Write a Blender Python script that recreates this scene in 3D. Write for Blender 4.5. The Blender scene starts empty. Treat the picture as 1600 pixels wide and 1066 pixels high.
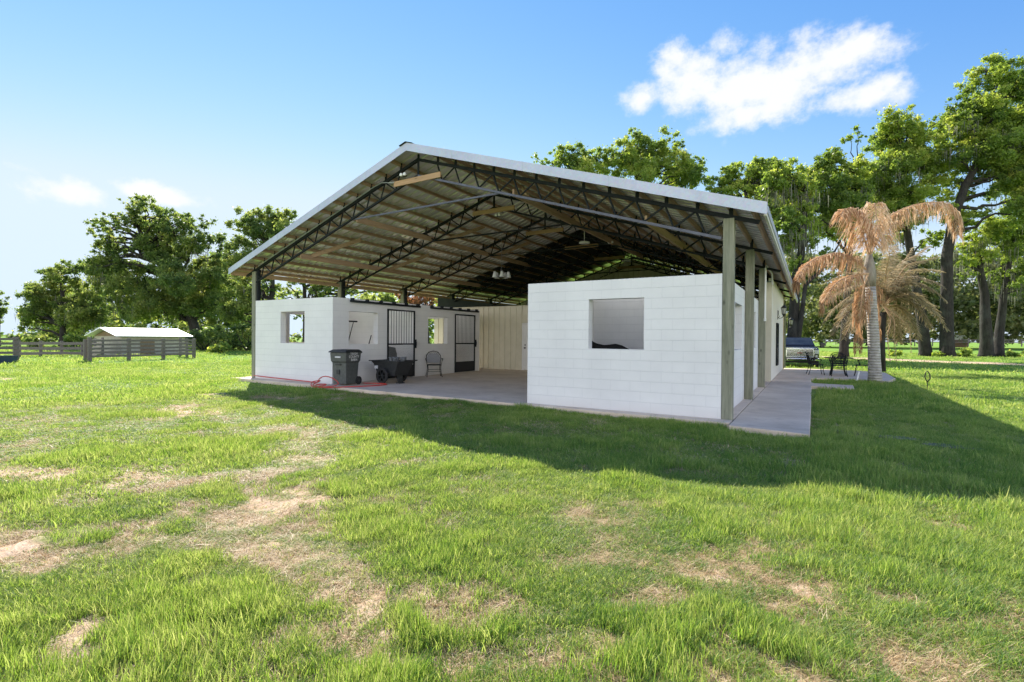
import bpy, bmesh, math, random
import numpy as np
from mathutils import Vector, Matrix
random.seed(7); rng = np.random.default_rng(7)
PI = math.pi; R = math.radians
S = bpy.context.scene
COL = S.collection

# ------------------------------------------------------------------ camera model (building axes: X along the gable front, Y into the barn)
CX, CY, H = 800.0, 533.0, 1.443
VP1 = np.array([1267, 532.0]); VP2 = np.array([-525, 517.5])
F = math.sqrt(-((VP1[0]-CX)*(VP2[0]-CX)+(VP1[1]-CY)*(VP2[1]-CY)))
def nrm(v): return v/np.linalg.norm(v)
_Y = nrm(np.array([VP1[0]-CX, VP1[1]-CY, F])); _X = -nrm(np.array([VP2[0]-CX, VP2[1]-CY, F]))
_Z = nrm(np.cross(_X, _Y)); _Z = -_Z if _Z[1] > 0 else _Z
M = np.array([_X, _Y, _Z]); CAM = np.array([0, 0, H])
def ray(u, v): return M @ np.array([(u-CX)/F, (v-CY)/F, 1.0])
def at(u, v, d): return CAM + ray(u, v)*d
def ground(u, v, z=-0.1): r = ray(u, v); return CAM + r*((z-H)/r[2])
cam = bpy.data.objects.new('camera', bpy.data.cameras.new('camera')); COL.objects.link(cam)
cam.data.sensor_width = 36; cam.data.lens = F/1600*36; cam.data.clip_end = 3000; cam.data.clip_start = 0.05
rt, up, bk = M[:, 0], -M[:, 1], -M[:, 2]
cam.matrix_world = Matrix(((rt[0], up[0], bk[0], 0), (rt[1], up[1], bk[1], 0), (rt[2], up[2], bk[2], H), (0, 0, 0, 1)))
S.camera = cam

# ------------------------------------------------------------------ mesh helpers
ORG = {}
class MB:
    def __init__(s): s.v = []; s.f = []
    def add(s, vs, fs):
        o = len(s.v); s.v += [tuple(map(float, p)) for p in vs]; s.f += [tuple(i+o for i in f) for f in fs]; return s
    def box(s, x0, x1, y0, y1, z0, z1):
        x0, x1 = sorted((x0, x1)); y0, y1 = sorted((y0, y1)); z0, z1 = sorted((z0, z1))
        return s.add([(x0,y0,z0),(x1,y0,z0),(x1,y1,z0),(x0,y1,z0),(x0,y0,z1),(x1,y0,z1),(x1,y1,z1),(x0,y1,z1)],
                     [(0,3,2,1),(4,5,6,7),(0,1,5,4),(1,2,6,5),(2,3,7,6),(3,0,4,7)])
    def beam(s, p0, p1, w, h, upv=(0, 0, 1)):
        p0 = Vector(p0); p1 = Vector(p1); d = (p1-p0).normalized(); u = Vector(upv)
        if abs(d.dot(u)) > .99: u = Vector((0, 1, 0))
        a = d.cross(u).normalized(); b = a.cross(d).normalized(); vs = []
        for p in (p0, p1):
            for i, j in ((-1,-1),(1,-1),(1,1),(-1,1)): vs.append(p+a*(i*w/2)+b*(j*h/2))
        return s.add(vs, [(0,1,2,3),(7,6,5,4),(0,4,5,1),(1,5,6,2),(2,6,7,3),(3,7,4,0)])
    def tube(s, pts, r, n=8, caps=True):
        pts = [Vector(p) for p in pts]; m = len(pts); rs = r if isinstance(r, (list, tuple)) else [r]*m
        d = (pts[1]-pts[0]).normalized(); a = d.orthogonal().normalized(); vs = []
        for i in range(m):
            d = (pts[min(i+1, m-1)]-pts[max(i-1, 0)])
            d = d.normalized() if d.length > 1e-9 else Vector((0,0,1))
            a = (a-d*a.dot(d)); a = a.normalized() if a.length > 1e-6 else d.orthogonal().normalized()
            b = d.cross(a)
            for k in range(n):
                t = 2*PI*k/n; vs.append(pts[i]+(a*math.cos(t)+b*math.sin(t))*rs[i])
        fs = [(i*n+k, i*n+(k+1)%n, (i+1)*n+(k+1)%n, (i+1)*n+k) for i in range(m-1) for k in range(n)]
        if caps: fs += [tuple(range(n-1, -1, -1)), tuple(range((m-1)*n, m*n))]
        return s.add(vs, fs)
    def lathe(s, prof, o=(0,0,0), n=16, axis='z'):
        vs = []
        for r_, z in prof:
            for k in range(n):
                c, q = r_*math.cos(2*PI*k/n), r_*math.sin(2*PI*k/n)
                p = (c, q, z) if axis == 'z' else ((z, c, q) if axis == 'x' else (q, z, c))
                vs.append((p[0]+o[0], p[1]+o[1], p[2]+o[2]))
        m = len(prof)
        fs = [(i*n+k, i*n+(k+1)%n, (i+1)*n+(k+1)%n, (i+1)*n+k) for i in range(m-1) for k in range(n)]
        fs += [tuple(range(n-1, -1, -1)), tuple(range((m-1)*n, m*n))]
        return s.add(vs, fs)
    def prism(s, poly, a0, a1, axis='x'):
        n = len(poly); vs = []
        for a in (a0, a1):
            for p, q in poly: vs.append({'x': (a,p,q), 'y': (p,a,q), 'z': (p,q,a)}[axis])
        return s.add(vs, [tuple(range(n)), tuple(range(2*n-1, n-1, -1))]+[(i, n+i, n+(i+1)%n, (i+1)%n) for i in range(n)])
    def build(s, name, mat, parent=None, smooth=False, bevel=0, o=None):
        org = np.array(o if o is not None else (ORG.get(parent.name, (0,0,0)) if parent else (0,0,0)))
        me = bpy.data.meshes.new(name)
        me.from_pydata([(p[0]-org[0], p[1]-org[1], p[2]-org[2]) for p in s.v], [], s.f)
        bm = bmesh.new(); bm.from_mesh(me); bmesh.ops.recalc_face_normals(bm, faces=bm.faces); bm.to_mesh(me); bm.free()
        if smooth: me.shade_smooth() if hasattr(me, 'shade_smooth') else None
        me.materials.append(mat)
        ob = bpy.data.objects.new(name, me); COL.objects.link(ob)
        if parent: ob.parent = parent; ORG[ob.name] = ORG.get(parent.name, (0,0,0))
        elif o is not None: ob.location = o; ORG[ob.name] = o
        if bevel:
            b = ob.modifiers.new('bevel', 'BEVEL'); b.width = bevel; b.segments = 2; b.limit_method = 'ANGLE'; b.angle_limit = R(40)
        return ob
def thing(name, label, cat, loc=(0,0,0), rotz=0, group=None, local=False):
    o = bpy.data.objects.new(name, None); COL.objects.link(o); o.empty_display_size = .2
    o.location = loc; o.rotation_euler = (0, 0, rotz); o['label'] = label; o['category'] = cat
    if group: o['group'] = group
    ORG[o.name] = (0,0,0) if local else tuple(loc)
    return o
def tag(o, label=None, cat=None, group=None, kind=None):
    for k, v in (('label', label), ('category', cat), ('group', group), ('kind', kind)):
        if v: o[k] = v
    return o
def dup(root, loc, rotz=0, label=None, scale=None):
    r = root.copy(); COL.objects.link(r); r.location = loc; r.rotation_euler = (0, 0, rotz)
    if scale: r.scale = (scale,)*3
    if label: r['label'] = label
    for ch in list(root.children):
        c = ch.copy(); COL.objects.link(c); c.parent = r
        for g in list(ch.children):
            d = g.copy(); COL.objects.link(d); d.parent = c
    return r
# numpy value noise
_lat = rng.random((256, 256))
def vnoise(x, y):
    xi = np.floor(x).astype(int); yi = np.floor(y).astype(int); fx = x-xi; fy = y-yi
    fx = fx*fx*(3-2*fx); fy = fy*fy*(3-2*fy); g = lambda a, b: _lat[a & 255, b & 255]
    return (g(xi, yi)*(1-fx)+g(xi+1, yi)*fx)*(1-fy)+(g(xi, yi+1)*(1-fx)+g(xi+1, yi+1)*fx)*fy
def fbm(x, y, o=4):
    t = 0; a = .5; x = np.asarray(x, float); y = np.asarray(y, float)
    for i in range(o): t = t+a*vnoise(x*2**i+17.3*i, y*2**i+5.7*i); a *= .5
    return t/(1-.5**o)

# ------------------------------------------------------------------ materials
class NT:
    def __init__(s, name):
        s.m = bpy.data.materials.new(name); s.m.use_nodes = True; s.t = s.m.node_tree; s.n = s.t.nodes; s.l = s.t.links
        s.b = s.n['Principled BSDF']; s.out = s.n['Material Output']
    def new(s, typ, **kw):
        n = s.n.new(typ)
        for k, v in kw.items(): setattr(n, k, v)
        return n
    def link(s, a, b): s.l.new(a, b)
    def coord(s, kind='obj', stretch=(1,1,1)):
        if kind == 'pos': c = s.new('ShaderNodeNewGeometry').outputs['Position']
        else: c = s.new('ShaderNodeTexCoord').outputs['Object']
        mp = s.new('ShaderNodeMapping'); mp.inputs['Scale'].default_value = stretch; s.link(c, mp.inputs['Vector']); return mp.outputs['Vector']
    def noise(s, vec, scale, detail=6, rough=.6):
        n = s.new('ShaderNodeTexNoise'); n.inputs['Scale'].default_value = scale; n.inputs['Detail'].default_value = detail
        n.inputs['Roughness'].default_value = rough; s.link(vec, n.inputs['Vector']); return n.outputs['Fac']
    def ramp(s, fac, cols):
        r = s.new('ShaderNodeValToRGB'); e = r.color_ramp.elements
        while len(e) < len(cols): e.new(.5)
        for i, (p, c) in enumerate(cols): e[i].position = p; e[i].color = (*c, 1) if len(c) == 3 else c
        s.link(fac, r.inputs['Fac']); return r.outputs['Color']
    def mix(s, fac, a, b, mode='MIX'):
        n = s.new('ShaderNodeMix', data_type='RGBA', blend_type=mode)
        for i, v in ((0, fac), (6, a), (7, b)):
            if hasattr(v, 'is_output'): s.link(v, n.inputs[i])
            else: n.inputs[i].default_value = v if not isinstance(v, tuple) else (*v[:3], 1)
        return n.outputs[2]
    def math(s, op, a, b=0.0, c=None, clamp=False):
        n = s.new('ShaderNodeMath', operation=op, use_clamp=clamp)
        for i, v in enumerate((a, b, c)):
            if v is None: continue
            if hasattr(v, 'is_output'): s.link(v, n.inputs[i])
            else: n.inputs[i].default_value = v
        return n.outputs[0]
    def bump(s, h, dist=.01, strength=1.0):
        b = s.new('ShaderNodeBump'); b.inputs['Distance'].default_value = dist; b.inputs['Strength'].default_value = strength
        s.link(h, b.inputs['Height']); s.link(b.outputs['Normal'], s.b.inputs['Normal'])
    def set(s, col=None, rough=None, metal=None, spec=None):
        if col is not None:
            if hasattr(col, 'is_output'): s.link(col, s.b.inputs['Base Color'])
            else: s.b.inputs['Base Color'].default_value = (*col, 1)
        if rough is not None:
            if hasattr(rough, 'is_output'): s.link(rough, s.b.inputs['Roughness'])
            else: s.b.inputs['Roughness'].default_value = rough
        if metal is not None: s.b.inputs['Metallic'].default_value = metal
        if spec is not None: s.b.inputs['Specular IOR Level'].default_value = spec
        return s.m
def simple(name, c0, c1, scale=8, rough=.6, metal=0, bump=.002, stretch=(1,1,1), kind='obj', spec=None, detail=6):
    t = NT(name); f = t.noise(t.coord(kind, stretch), scale, detail)
    if bump: t.bump(f, bump)
    return t.set(t.ramp(f, [(.3, c0), (.7, c1)]), rough, metal, spec)

def wood_mat(name, c0, c1, axis=2, knots=True):
    t = NT(name); st = [9, 9, 9]; st[axis] = .5
    v = t.coord('obj', tuple(st)); a = t.noise(v, 2.2, 8, .65); v2 = t.coord('obj', tuple(x*3 for x in st)); b = t.noise(v2, 5, 4)
    f = t.math('ADD', t.math('MULTIPLY', a, .7), t.math('MULTIPLY', b, .3))
    c = t.ramp(f, [(.32, c0), (.5, tuple((p+q)/2 for p, q in zip(c0, c1))), (.68, c1)])
    if knots:
        vk = t.coord('obj', tuple((3.2 if i != axis else 1.5) for i in range(3)))
        vo = t.new('ShaderNodeTexVoronoi'); vo.inputs['Scale'].default_value = 1.6; t.link(vk, vo.inputs['Vector'])
        k = t.ramp(vo.outputs['Distance'], [(.05, (1,1,1)), (.16, (0,0,0))])
        c = t.mix(t.math('MULTIPLY', k, .75), c, tuple(x*.3 for x in c0))
    t.bump(f, .004, .6); return t.set(c, .85)

M_post = wood_mat('treated_post_wood', (.12,.13,.085), (.32,.32,.24))
M_purlin = wood_mat('purlin_wood', (.30,.195,.125), (.52,.36,.24), axis=1, knots=False)
M_board = wood_mat('pale_board_wood', (.32,.21,.115), (.50,.355,.21), axis=1)
M_boardx = wood_mat('pale_board_wood_cross', (.36,.22,.12), (.56,.37,.22), axis=0)
M_fence = wood_mat('weathered_fence_wood', (.10,.085,.075), (.23,.20,.18), axis=0)

def block_mat():
    t = NT('white_painted_block'); g = t.new('ShaderNodeNewGeometry'); sx = t.new('ShaderNodeSeparateXYZ'); t.link(g.outputs['Position'], sx.inputs[0])
    cb = t.new('ShaderNodeCombineXYZ'); t.link(t.math('ADD', sx.outputs['X'], sx.outputs['Y']), cb.inputs['X'])
    t.link(sx.outputs['Z'], cb.inputs['Y'])
    br = t.new('ShaderNodeTexBrick'); t.link(cb.outputs[0], br.inputs['Vector'])
    br.inputs['Scale'].default_value = 1; br.inputs['Brick Width'].default_value = .4064; br.inputs['Row Height'].default_value = .2032
    br.inputs['Mortar Size'].default_value = .006; br.inputs['Mortar Smooth'].default_value = .6
    br.inputs['Color1'].default_value = (0,0,0,1); br.inputs['Color2'].default_value = (.6,.6,.6,1); br.inputs['Mortar'].default_value = (0,0,0,1)
    n = t.noise(t.coord('pos'), 90, 4); n2 = t.noise(t.coord('pos'), 1.3, 6)
    # strong horizontal joints, faint vertical ones
    fr = t.math('FRACT', t.math('DIVIDE', t.math('ADD', sx.outputs['Z'], 20.32), .2032)); d = t.math('ABSOLUTE', t.math('SUBTRACT', fr, .5))
    hj = t.math('MULTIPLY', t.math('SUBTRACT', d, .475), 40, clamp=True)
    base = t.ramp(n2, [(.3, (.72,.715,.705)), (.75, (.80,.795,.78))])
    base = t.mix(t.math('MULTIPLY', br.outputs['Color'], .07), base, (.66,.67,.68))
    base = t.mix(t.math('MULTIPLY', br.outputs['Fac'], .22), base, (.5,.51,.52))
    base = t.mix(t.math('MULTIPLY', t.math('MULTIPLY', hj, n2), .42), base, (.45,.46,.47))
    # splash of dirt at the foot
    foot = t.math('SUBTRACT', 1, t.math('MULTIPLY', sx.outputs['Z'], 4.5), clamp=True)
    base = t.mix(t.math('MULTIPLY', t.math('MULTIPLY', foot, n2), .55), base, (.42,.38,.33))
    h = t.math('SUBTRACT', t.math('MULTIPLY', n, .25), t.math('ADD', t.math('MULTIPLY', br.outputs['Fac'], .5), t.math('MULTIPLY', hj, .35)))
    t.bump(h, .005, .7); return t.set(base, .7)
M_block = block_mat()
def concrete_mat():
    t = NT('broom_concrete'); v = t.coord('pos'); a = t.noise(v, .9, 8); b = t.noise(v, 40, 4); c = t.noise(t.coord('pos', (1,9,1)), 1.5, 4)
    f = t.math('ADD', t.math('MULTIPLY', a, .55), t.math('ADD', t.math('MULTIPLY', b, .15), t.math('MULTIPLY', c, .3)))
    sx = t.new('ShaderNodeSeparateXYZ'); t.link(v, sx.inputs[0])
    jj = t.math('MULTIPLY', t.math('SUBTRACT', t.math('ABSOLUTE', t.math('SUBTRACT', t.math('FRACT', t.math('DIVIDE', t.math('ADD', sx.outputs['Y'], 100.4), 3.05)), .5)), .4975), 400, clamp=True)
    t.bump(t.math('SUBTRACT', b, jj), .004, .5); st_ = t.ramp(t.noise(v, 2.6, 8, .7), [(.56, (0,0,0)), (.75, (.55,.55,.55))])
    return t.set(t.mix(t.math('MULTIPLY', jj, .7), t.mix(st_, t.ramp(f, [(.33, (.47,.37,.27)), (.5, (.63,.515,.395)), (.68, (.76,.645,.51))]), (.26,.21,.16)), (.12,.11,.10)), .85)
M_conc = concrete_mat()
def galv_mat(name, tint, rough=.34, metal=.75):
    t = NT(name); v = t.coord('obj'); vo = t.new('ShaderNodeTexVoronoi'); vo.inputs['Scale'].default_value = 26; t.link(v, vo.inputs['Vector'])
    n = t.noise(t.coord('obj', (1, 3, 1)), 1.1, 6)
    c = t.ramp(n, [(.3, tuple(x*.78 for x in tint)), (.7, tint)])
    c = t.mix(.12, c, vo.outputs['Color'], 'SOFT_LIGHT'); t.bump(n, .004, .3)
    return t.set(c, t.math('ADD', t.math('MULTIPLY', n, .2), rough-.1), metal)
M_galv = galv_mat('galvalume_roofing', (.88,.87,.87), .24, .38)
M_trim = galv_mat('galvalume_trim', (.50,.54,.62), .45, .35)
M_cream = simple('cream_metal_siding', (.60,.565,.44), (.68,.64,.51), 3, .45, 0, .001, kind='pos')
M_creamwall = simple('cream_wall_paint', (.70,.68,.60), (.76,.74,.66), 3, .6, 0, .001, kind='pos')
M_green = simple('grey_green_metal_siding', (.17,.22,.20), (.22,.27,.24), 3, .5, 0, .001, kind='pos')
M_steel = simple('black_painted_steel', (.009,.012,.014), (.02,.024,.026), 9, .75, .0, .001, spec=.2)
M_bluesteel = simple('blue_grey_painted_steel', (.05,.055,.075), (.10,.11,.15), 9, .45, .1, .001)
M_blackplast = simple('black_moulded_plastic', (.016,.018,.019), (.034,.037,.038), 14, .55, 0, .0015)
M_greyplast = simple('grey_green_moulded_plastic', (.06,.066,.063), (.10,.108,.10), 14, .5, 0, .0015)
M_rubber = simple('black_rubber', (.012,.012,.013), (.03,.03,.03), 30, .85, 0, .003)
M_white = simple('white_enamel', (.74,.74,.73), (.82,.82,.81), 6, .4, 0, .0)
M_liner = simple('black_insulation_liner', (.010,.014,.016), (.022,.028,.030), 5, .6, 0, .01)
M_hose = simple('red_rubber_hose', (.42,.035,.025), (.6,.06,.04), 20, .45, 0, .001)
M_chairmesh = simple('grey_painted_mesh', (.16,.16,.165), (.24,.24,.245), 60, .6, 0, .001)
M_glassbulb = simple('frosted_glass_shade', (.42,.42,.41), (.5,.5,.49), 8, .25, 0, 0)
M_chrome = simple('chrome', (.75,.75,.76), (.9,.9,.9), 5, .12, 1, 0)
M_carpaint = simple('black_car_paint', (.012,.013,.016), (.02,.021,.025), 5, .12, .2, 0)
M_autoglass = simple('dark_windscreen_glass', (.02,.025,.03), (.05,.06,.065), 2, .12, .0, 0, spec=.45)
M_headlight = simple('clear_headlight_lens', (.6,.62,.65), (.85,.86,.88), 12, .08, .4, 0)
M_red = simple('red_enamel', (.4,.02,.02), (.5,.03,.03), 9, .4)
M_blue = simple('dark_blue_plastic', (.01,.03,.07), (.02,.05,.10), 9, .5)
M_stone = simple('mossy_paver_stone', (.10,.105,.06), (.21,.20,.15), 7, .9, 0, .01)
M_shedwall = simple('shed_block_wall', (.34,.31,.25), (.46,.43,.36), 4, .8, 0, .002)
M_shedroof = galv_mat('white_metal_shed_roof', (.95,.95,.94), .5, .05)
M_gablewood = simple('brown_gable_boards', (.15,.10,.06), (.27,.19,.12), 4, .8, stretch=(1,1,6))
M_bronze = simple('dark_bronze', (.02,.02,.018), (.05,.05,.045), 10, .45, .5)
M_lamp = simple('smoky_lamp_glass', (.30,.31,.30), (.42,.43,.42), 5, .1, 0, 0)
M_sticker = simple('faded_white_sticker', (.45,.46,.48), (.68,.69,.70), 30, .5, 0, 0)
M_manure = simple('grey_tool_heads', (.05,.055,.06), (.20,.21,.21), 20, .6)
M_trunkmat = None
def bark_mat(name, c0, c1, lich):
    t = NT(name); v = t.coord('pos', (3,3,.8)); a = t.noise(v, 2.2, 10, .7); b = t.noise(t.coord('pos'), .8, 6)
    c = t.ramp(a, [(.34, c0), (.66, c1)]); c = t.mix(t.ramp(b, [(.5, (0,0,0)), (.72, (.8,.8,.8))]), c, lich)
    t.bump(a, .08, 1); return t.set(c, .95)
M_bark = bark_mat('oak_bark', (.008,.007,.006), (.04,.034,.028), (.055,.058,.048))
M_palmbark = None
def palm_bark():
    t = NT('ringed_palm_bark'); v = t.coord('obj'); s = t.new('ShaderNodeSeparateXYZ'); t.link(v, s.inputs[0])
    n = t.noise(v, 5, 6); z = t.math('ADD', s.outputs['Z'], t.math('MULTIPLY', n, .10))
    w = t.math('SINE', t.math('MULTIPLY', z, 62)); c = t.ramp(t.math('ADD', t.math('MULTIPLY', w, .10), t.math('MULTIPLY', n, 1.0)), [(.15, (.13,.12,.10)), (.45, (.33,.31,.28)), (.75, (.50,.48,.44))])
    t.bump(w, .012, .8); return t.set(c, .9)
M_palmbark = palm_bark()
def leaf_mat(name, cols, transl=.4, rough=.45, attr='tint'):
    t = NT(name); a = t.new('ShaderNodeAttribute'); a.attribute_name = attr
    c = t.ramp(a.outputs['Fac'], cols); t.set(c, rough, 0, .35)
    tr = t.new('ShaderNodeBsdfTranslucent'); hs = t.new('ShaderNodeHueSaturation'); hs.inputs['Saturation'].default_value = 1.15; hs.inputs['Value'].default_value = 1.6; hs.inputs['Hue'].default_value = .488
    t.link(c, hs.inputs['Color']); t.link(hs.outputs[0], tr.inputs['Color'])
    mx = t.new('ShaderNodeMixShader'); mx.inputs[0].default_value = transl; t.link(t.b.outputs[0], mx.inputs[1]); t.link(tr.outputs[0], mx.inputs[2]); t.link(mx.outputs[0], t.out.inputs['Surface'])
    return t.m
M_leaf_r = leaf_mat('live_oak_leaves', [(0, (.065,.115,.032)), (.35, (.15,.225,.055)), (.7, (.28,.36,.08)), (1, (.48,.48,.14))], .58)
M_leaf_l = leaf_mat('dark_oak_leaves', [(0, (.06,.10,.036)), (.4, (.135,.20,.06)), (.75, (.25,.30,.085)), (1, (.40,.40,.15))], .6)
M_leaf_far = leaf_mat('far_tree_leaves', [(0, (.06,.085,.03)), (.5, (.13,.165,.055)), (1, (.24,.25,.10))], .4)
M_moss = leaf_mat('hanging_spanish_moss', [(0, (.10,.105,.08)), (1, (.21,.21,.165))], .3, .9)
M_frond = leaf_mat('dead_orange_frond', [(0, (.24,.145,.07)), (.45, (.47,.31,.17)), (1, (.67,.56,.40))], .4, .7)
M_frond2 = leaf_mat('dry_grey_frond', [(0, (.13,.105,.055)), (.5, (.25,.20,.11)), (1, (.40,.34,.22))], .35, .7)
M_brush = leaf_mat('brown_dry_brush', [(0, (.16,.08,.04)), (1, (.32,.19,.09))], .4, .8)

# ------------------------------------------------------------------ sun and sky
SUN = Vector((-.99, .67, 1.0)).normalized()
el = math.asin(SUN.z); az = math.atan2(SUN.x, SUN.y)
sl = bpy.data.lights.new('sun', 'SUN'); sl.energy = 4.3; sl.angle = R(.5); sl.color = (1, .93, .82)
so = bpy.data.objects.new('sun', sl); COL.objects.link(so); so.rotation_euler = (-SUN).to_track_quat('-Z', 'Y').to_euler(); so.location = (-20, 15, 30)
W = bpy.data.worlds.new('World'); S.world = W; W.use_nodes = True
wt = W.node_tree; wn = wt.nodes; wl = wt.links; bg = wn['Background']
sky = wn.new('ShaderNodeTexSky'); sky.sky_type = 'NISHITA'; sky.sun_disc = False; sky.sun_elevation = el; sky.sun_rotation = az
sky.air_density = 1.0; sky.dust_density = 0.0; sky.ozone_density = 1.6
SKYSTR = .13; bg.inputs['Strength'].default_value = SKYSTR
tcn = wn.new('ShaderNodeTexCoord'); DIRV = tcn.outputs['Generated']
def wm(op, a, b=0.0, c=None, clamp=False):
    n = wn.new('ShaderNodeMath'); n.operation = op; n.use_clamp = clamp
    for i, v in enumerate((a, b, c)):
        if v is None: continue
        if hasattr(v, 'is_output'): wl.new(v, n.inputs[i])
        else: n.inputs[i].default_value = v
    return n.outputs[0]
def wdot(vec):
    n = wn.new('ShaderNodeVectorMath'); n.operation = 'DOT_PRODUCT'; wl.new(DIRV, n.inputs[0]); n.inputs[1].default_value = tuple(vec); return n.outputs['Value']
def wnoise(sc, det, st=(1,1,1.25)):
    mp = wn.new('ShaderNodeMapping'); mp.inputs['Scale'].default_value = st; wl.new(DIRV, mp.inputs[0])
    n = wn.new('ShaderNodeTexNoise'); n.inputs['Scale'].default_value = sc; n.inputs['Detail'].default_value = det; n.inputs['Roughness'].default_value = .62; wl.new(mp.outputs[0], n.inputs['Vector']); return n
warp = wnoise(9, 5)
def cloud_field(cu, cv, ells):
    c = nrm(ray(cu, cv)); e1 = nrm(np.cross(c, [0,0,1])); e2 = np.cross(e1, c)
    dz = wm('MAXIMUM', wdot(c), .05); px = wm('DIVIDE', wdot(e1), dz); py = wm('DIVIDE', wdot(e2), dz)
    sp = wn.new('ShaderNodeSeparateColor'); wl.new(warp.outputs['Color'], sp.inputs[0])
    px = wm('ADD', px, wm('MULTIPLY', wm('SUBTRACT', sp.outputs[0], .5), .05)); py = wm('ADD', py, wm('MULTIPLY', wm('SUBTRACT', sp.outputs[1], .5), .05))
    tot = None
    for (u, v, ru, rv, rot, amp) in ells:
        d = ray(u, v); dd = d@c; x0, y0 = d@e1/dd, d@e2/dd; sc = 1/np.linalg.norm(ray(cu, cv))/F
        ru *= sc; rv *= sc; ca, sa = math.cos(R(rot)), math.sin(R(rot))
        ax = wm('SUBTRACT', px, x0); ay = wm('SUBTRACT', py, y0)
        qx = wm('DIVIDE', wm('ADD', wm('MULTIPLY', ax, ca), wm('MULTIPLY', ay, sa)), ru); qy = wm('DIVIDE', wm('SUBTRACT', wm('MULTIPLY', ay, ca), wm('MULTIPLY', ax, sa)), rv)
        g = wm('MULTIPLY', wm('EXPONENT', wm('MULTIPLY', wm('ADD', wm('MULTIPLY', qx, qx), wm('MULTIPLY', qy, qy)), -1)), amp)
        tot = g if tot is None else wm('MAXIMUM', tot, g)
    gate = wm('GREATER_THAN', wdot(c), .3)
    return wm('MULTIPLY', tot, gate)
cf1 = cloud_field(1200, 130, [(1085,130,85,58,0,1.0),(1160,135,100,62,0,1.05),(1225,130,90,60,0,1.05),(1285,95,88,46,5,1.0),(1335,74,66,30,0,.95),(1165,182,110,26,0,.85),(1000,148,60,32,0,.88),(1048,92,48,44,0,.85),(1142,66,36,42,20,.68),(1352,147,76,30,4,.95),(1280,165,70,24,0,.55)])
cf2 = cloud_field(180, 290, [(97,296,52,26,0,.95),(240,304,62,24,0,1.15),(38,264,40,12,0,.5),(380,290,40,12,0,.25),(690,232,40,8,0,.35)])
cn3 = wnoise(48, 6); cn = wnoise(16, 8); cn2 = wnoise(5, 4)
dens = wm('ADD', wm('MAXIMUM', cf1, cf2), wm('MULTIPLY', wm('ADD', wm('MULTIPLY', wm('SUBTRACT', cn.outputs['Fac'], .5), 1.25), wm('MULTIPLY', wm('SUBTRACT', cn3.outputs['Fac'], .5), .6)), 1.0))
mr = wn.new('ShaderNodeMapRange'); mr.interpolation_type = 'SMOOTHSTEP'; mr.inputs['From Min'].default_value = .30; mr.inputs['From Max'].default_value = .98; wl.new(dens, mr.inputs['Value'])
cloudf = wm('MULTIPLY', mr.outputs[0], .95)
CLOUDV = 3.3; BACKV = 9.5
mixc = wn.new('ShaderNodeMix'); mixc.data_type = 'RGBA'
sp_ = wn.new('ShaderNodeSeparateColor'); wl.new(sky.outputs[0], sp_.inputs[0]); cb_ = wn.new('ShaderNodeCombineColor')
gr_ = [wm('MULTIPLY', wm('POWER', wm('MULTIPLY', sp_.outputs[i_], SKYSTR/r_), e_), k_/SKYSTR) for i_, (k_, e_, r_) in enumerate(((.086, 1.75, .21), (.203, 1.10, .36), (.41, .45, .66)))]   # colour grade of the clear sky
gr_[1] = wm('SMOOTH_MIN', wm('MINIMUM', gr_[1], wm('MULTIPLY', gr_[2], .97)), .375/SKYSTR, .16/SKYSTR); gr_[2] = wm('SMOOTH_MIN', gr_[2], .44/SKYSTR, .06/SKYSTR); gr_[0] = wm('SMOOTH_MIN', wm('SMOOTH_MIN', gr_[0], wm('MULTIPLY', gr_[1], .93), .08/SKYSTR), .335/SKYSTR, .16/SKYSTR)
for i_ in range(3): wl.new(gr_[i_], cb_.inputs[i_])
wl.new(cloudf, mixc.inputs[0]); wl.new(cb_.outputs[0], mixc.inputs[6]); mixc.inputs[7].default_value = (CLOUDV*.98, CLOUDV*.99, CLOUDV*1.02, 1)
# bright unseen clouds added low behind the camera to fill shaded walls and interior
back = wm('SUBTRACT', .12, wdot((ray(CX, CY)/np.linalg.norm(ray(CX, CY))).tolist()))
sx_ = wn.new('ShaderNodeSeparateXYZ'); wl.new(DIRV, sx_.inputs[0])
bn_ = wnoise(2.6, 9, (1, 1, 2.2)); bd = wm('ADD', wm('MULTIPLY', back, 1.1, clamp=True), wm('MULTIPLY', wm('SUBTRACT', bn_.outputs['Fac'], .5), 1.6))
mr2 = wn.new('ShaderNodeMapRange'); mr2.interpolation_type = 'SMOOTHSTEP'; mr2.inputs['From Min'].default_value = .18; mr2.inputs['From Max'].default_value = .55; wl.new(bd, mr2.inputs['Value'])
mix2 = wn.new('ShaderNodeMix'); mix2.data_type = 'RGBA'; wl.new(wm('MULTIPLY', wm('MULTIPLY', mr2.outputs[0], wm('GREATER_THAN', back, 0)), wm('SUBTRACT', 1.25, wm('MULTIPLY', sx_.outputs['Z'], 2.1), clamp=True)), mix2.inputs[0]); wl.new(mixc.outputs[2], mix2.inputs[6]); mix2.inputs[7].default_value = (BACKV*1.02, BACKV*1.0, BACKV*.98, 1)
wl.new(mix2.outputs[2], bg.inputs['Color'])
S.view_settings.view_transform = 'Standard'; S.view_settings.look = 'None'; S.view_settings.gamma = 1; S.view_settings.exposure = 1.3
S.cycles.max_bounces = 10; S.cycles.diffuse_bounces = 8; S.cycles.transmission_bounces = 6; S.cycles.transparent_max_bounces = 8
S.cycles.sample_clamp_indirect = 8; S.cycles.caustics_reflective = False; S.cycles.use_denoising = True; S.cycles.denoising_prefilter = 'NONE'

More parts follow.
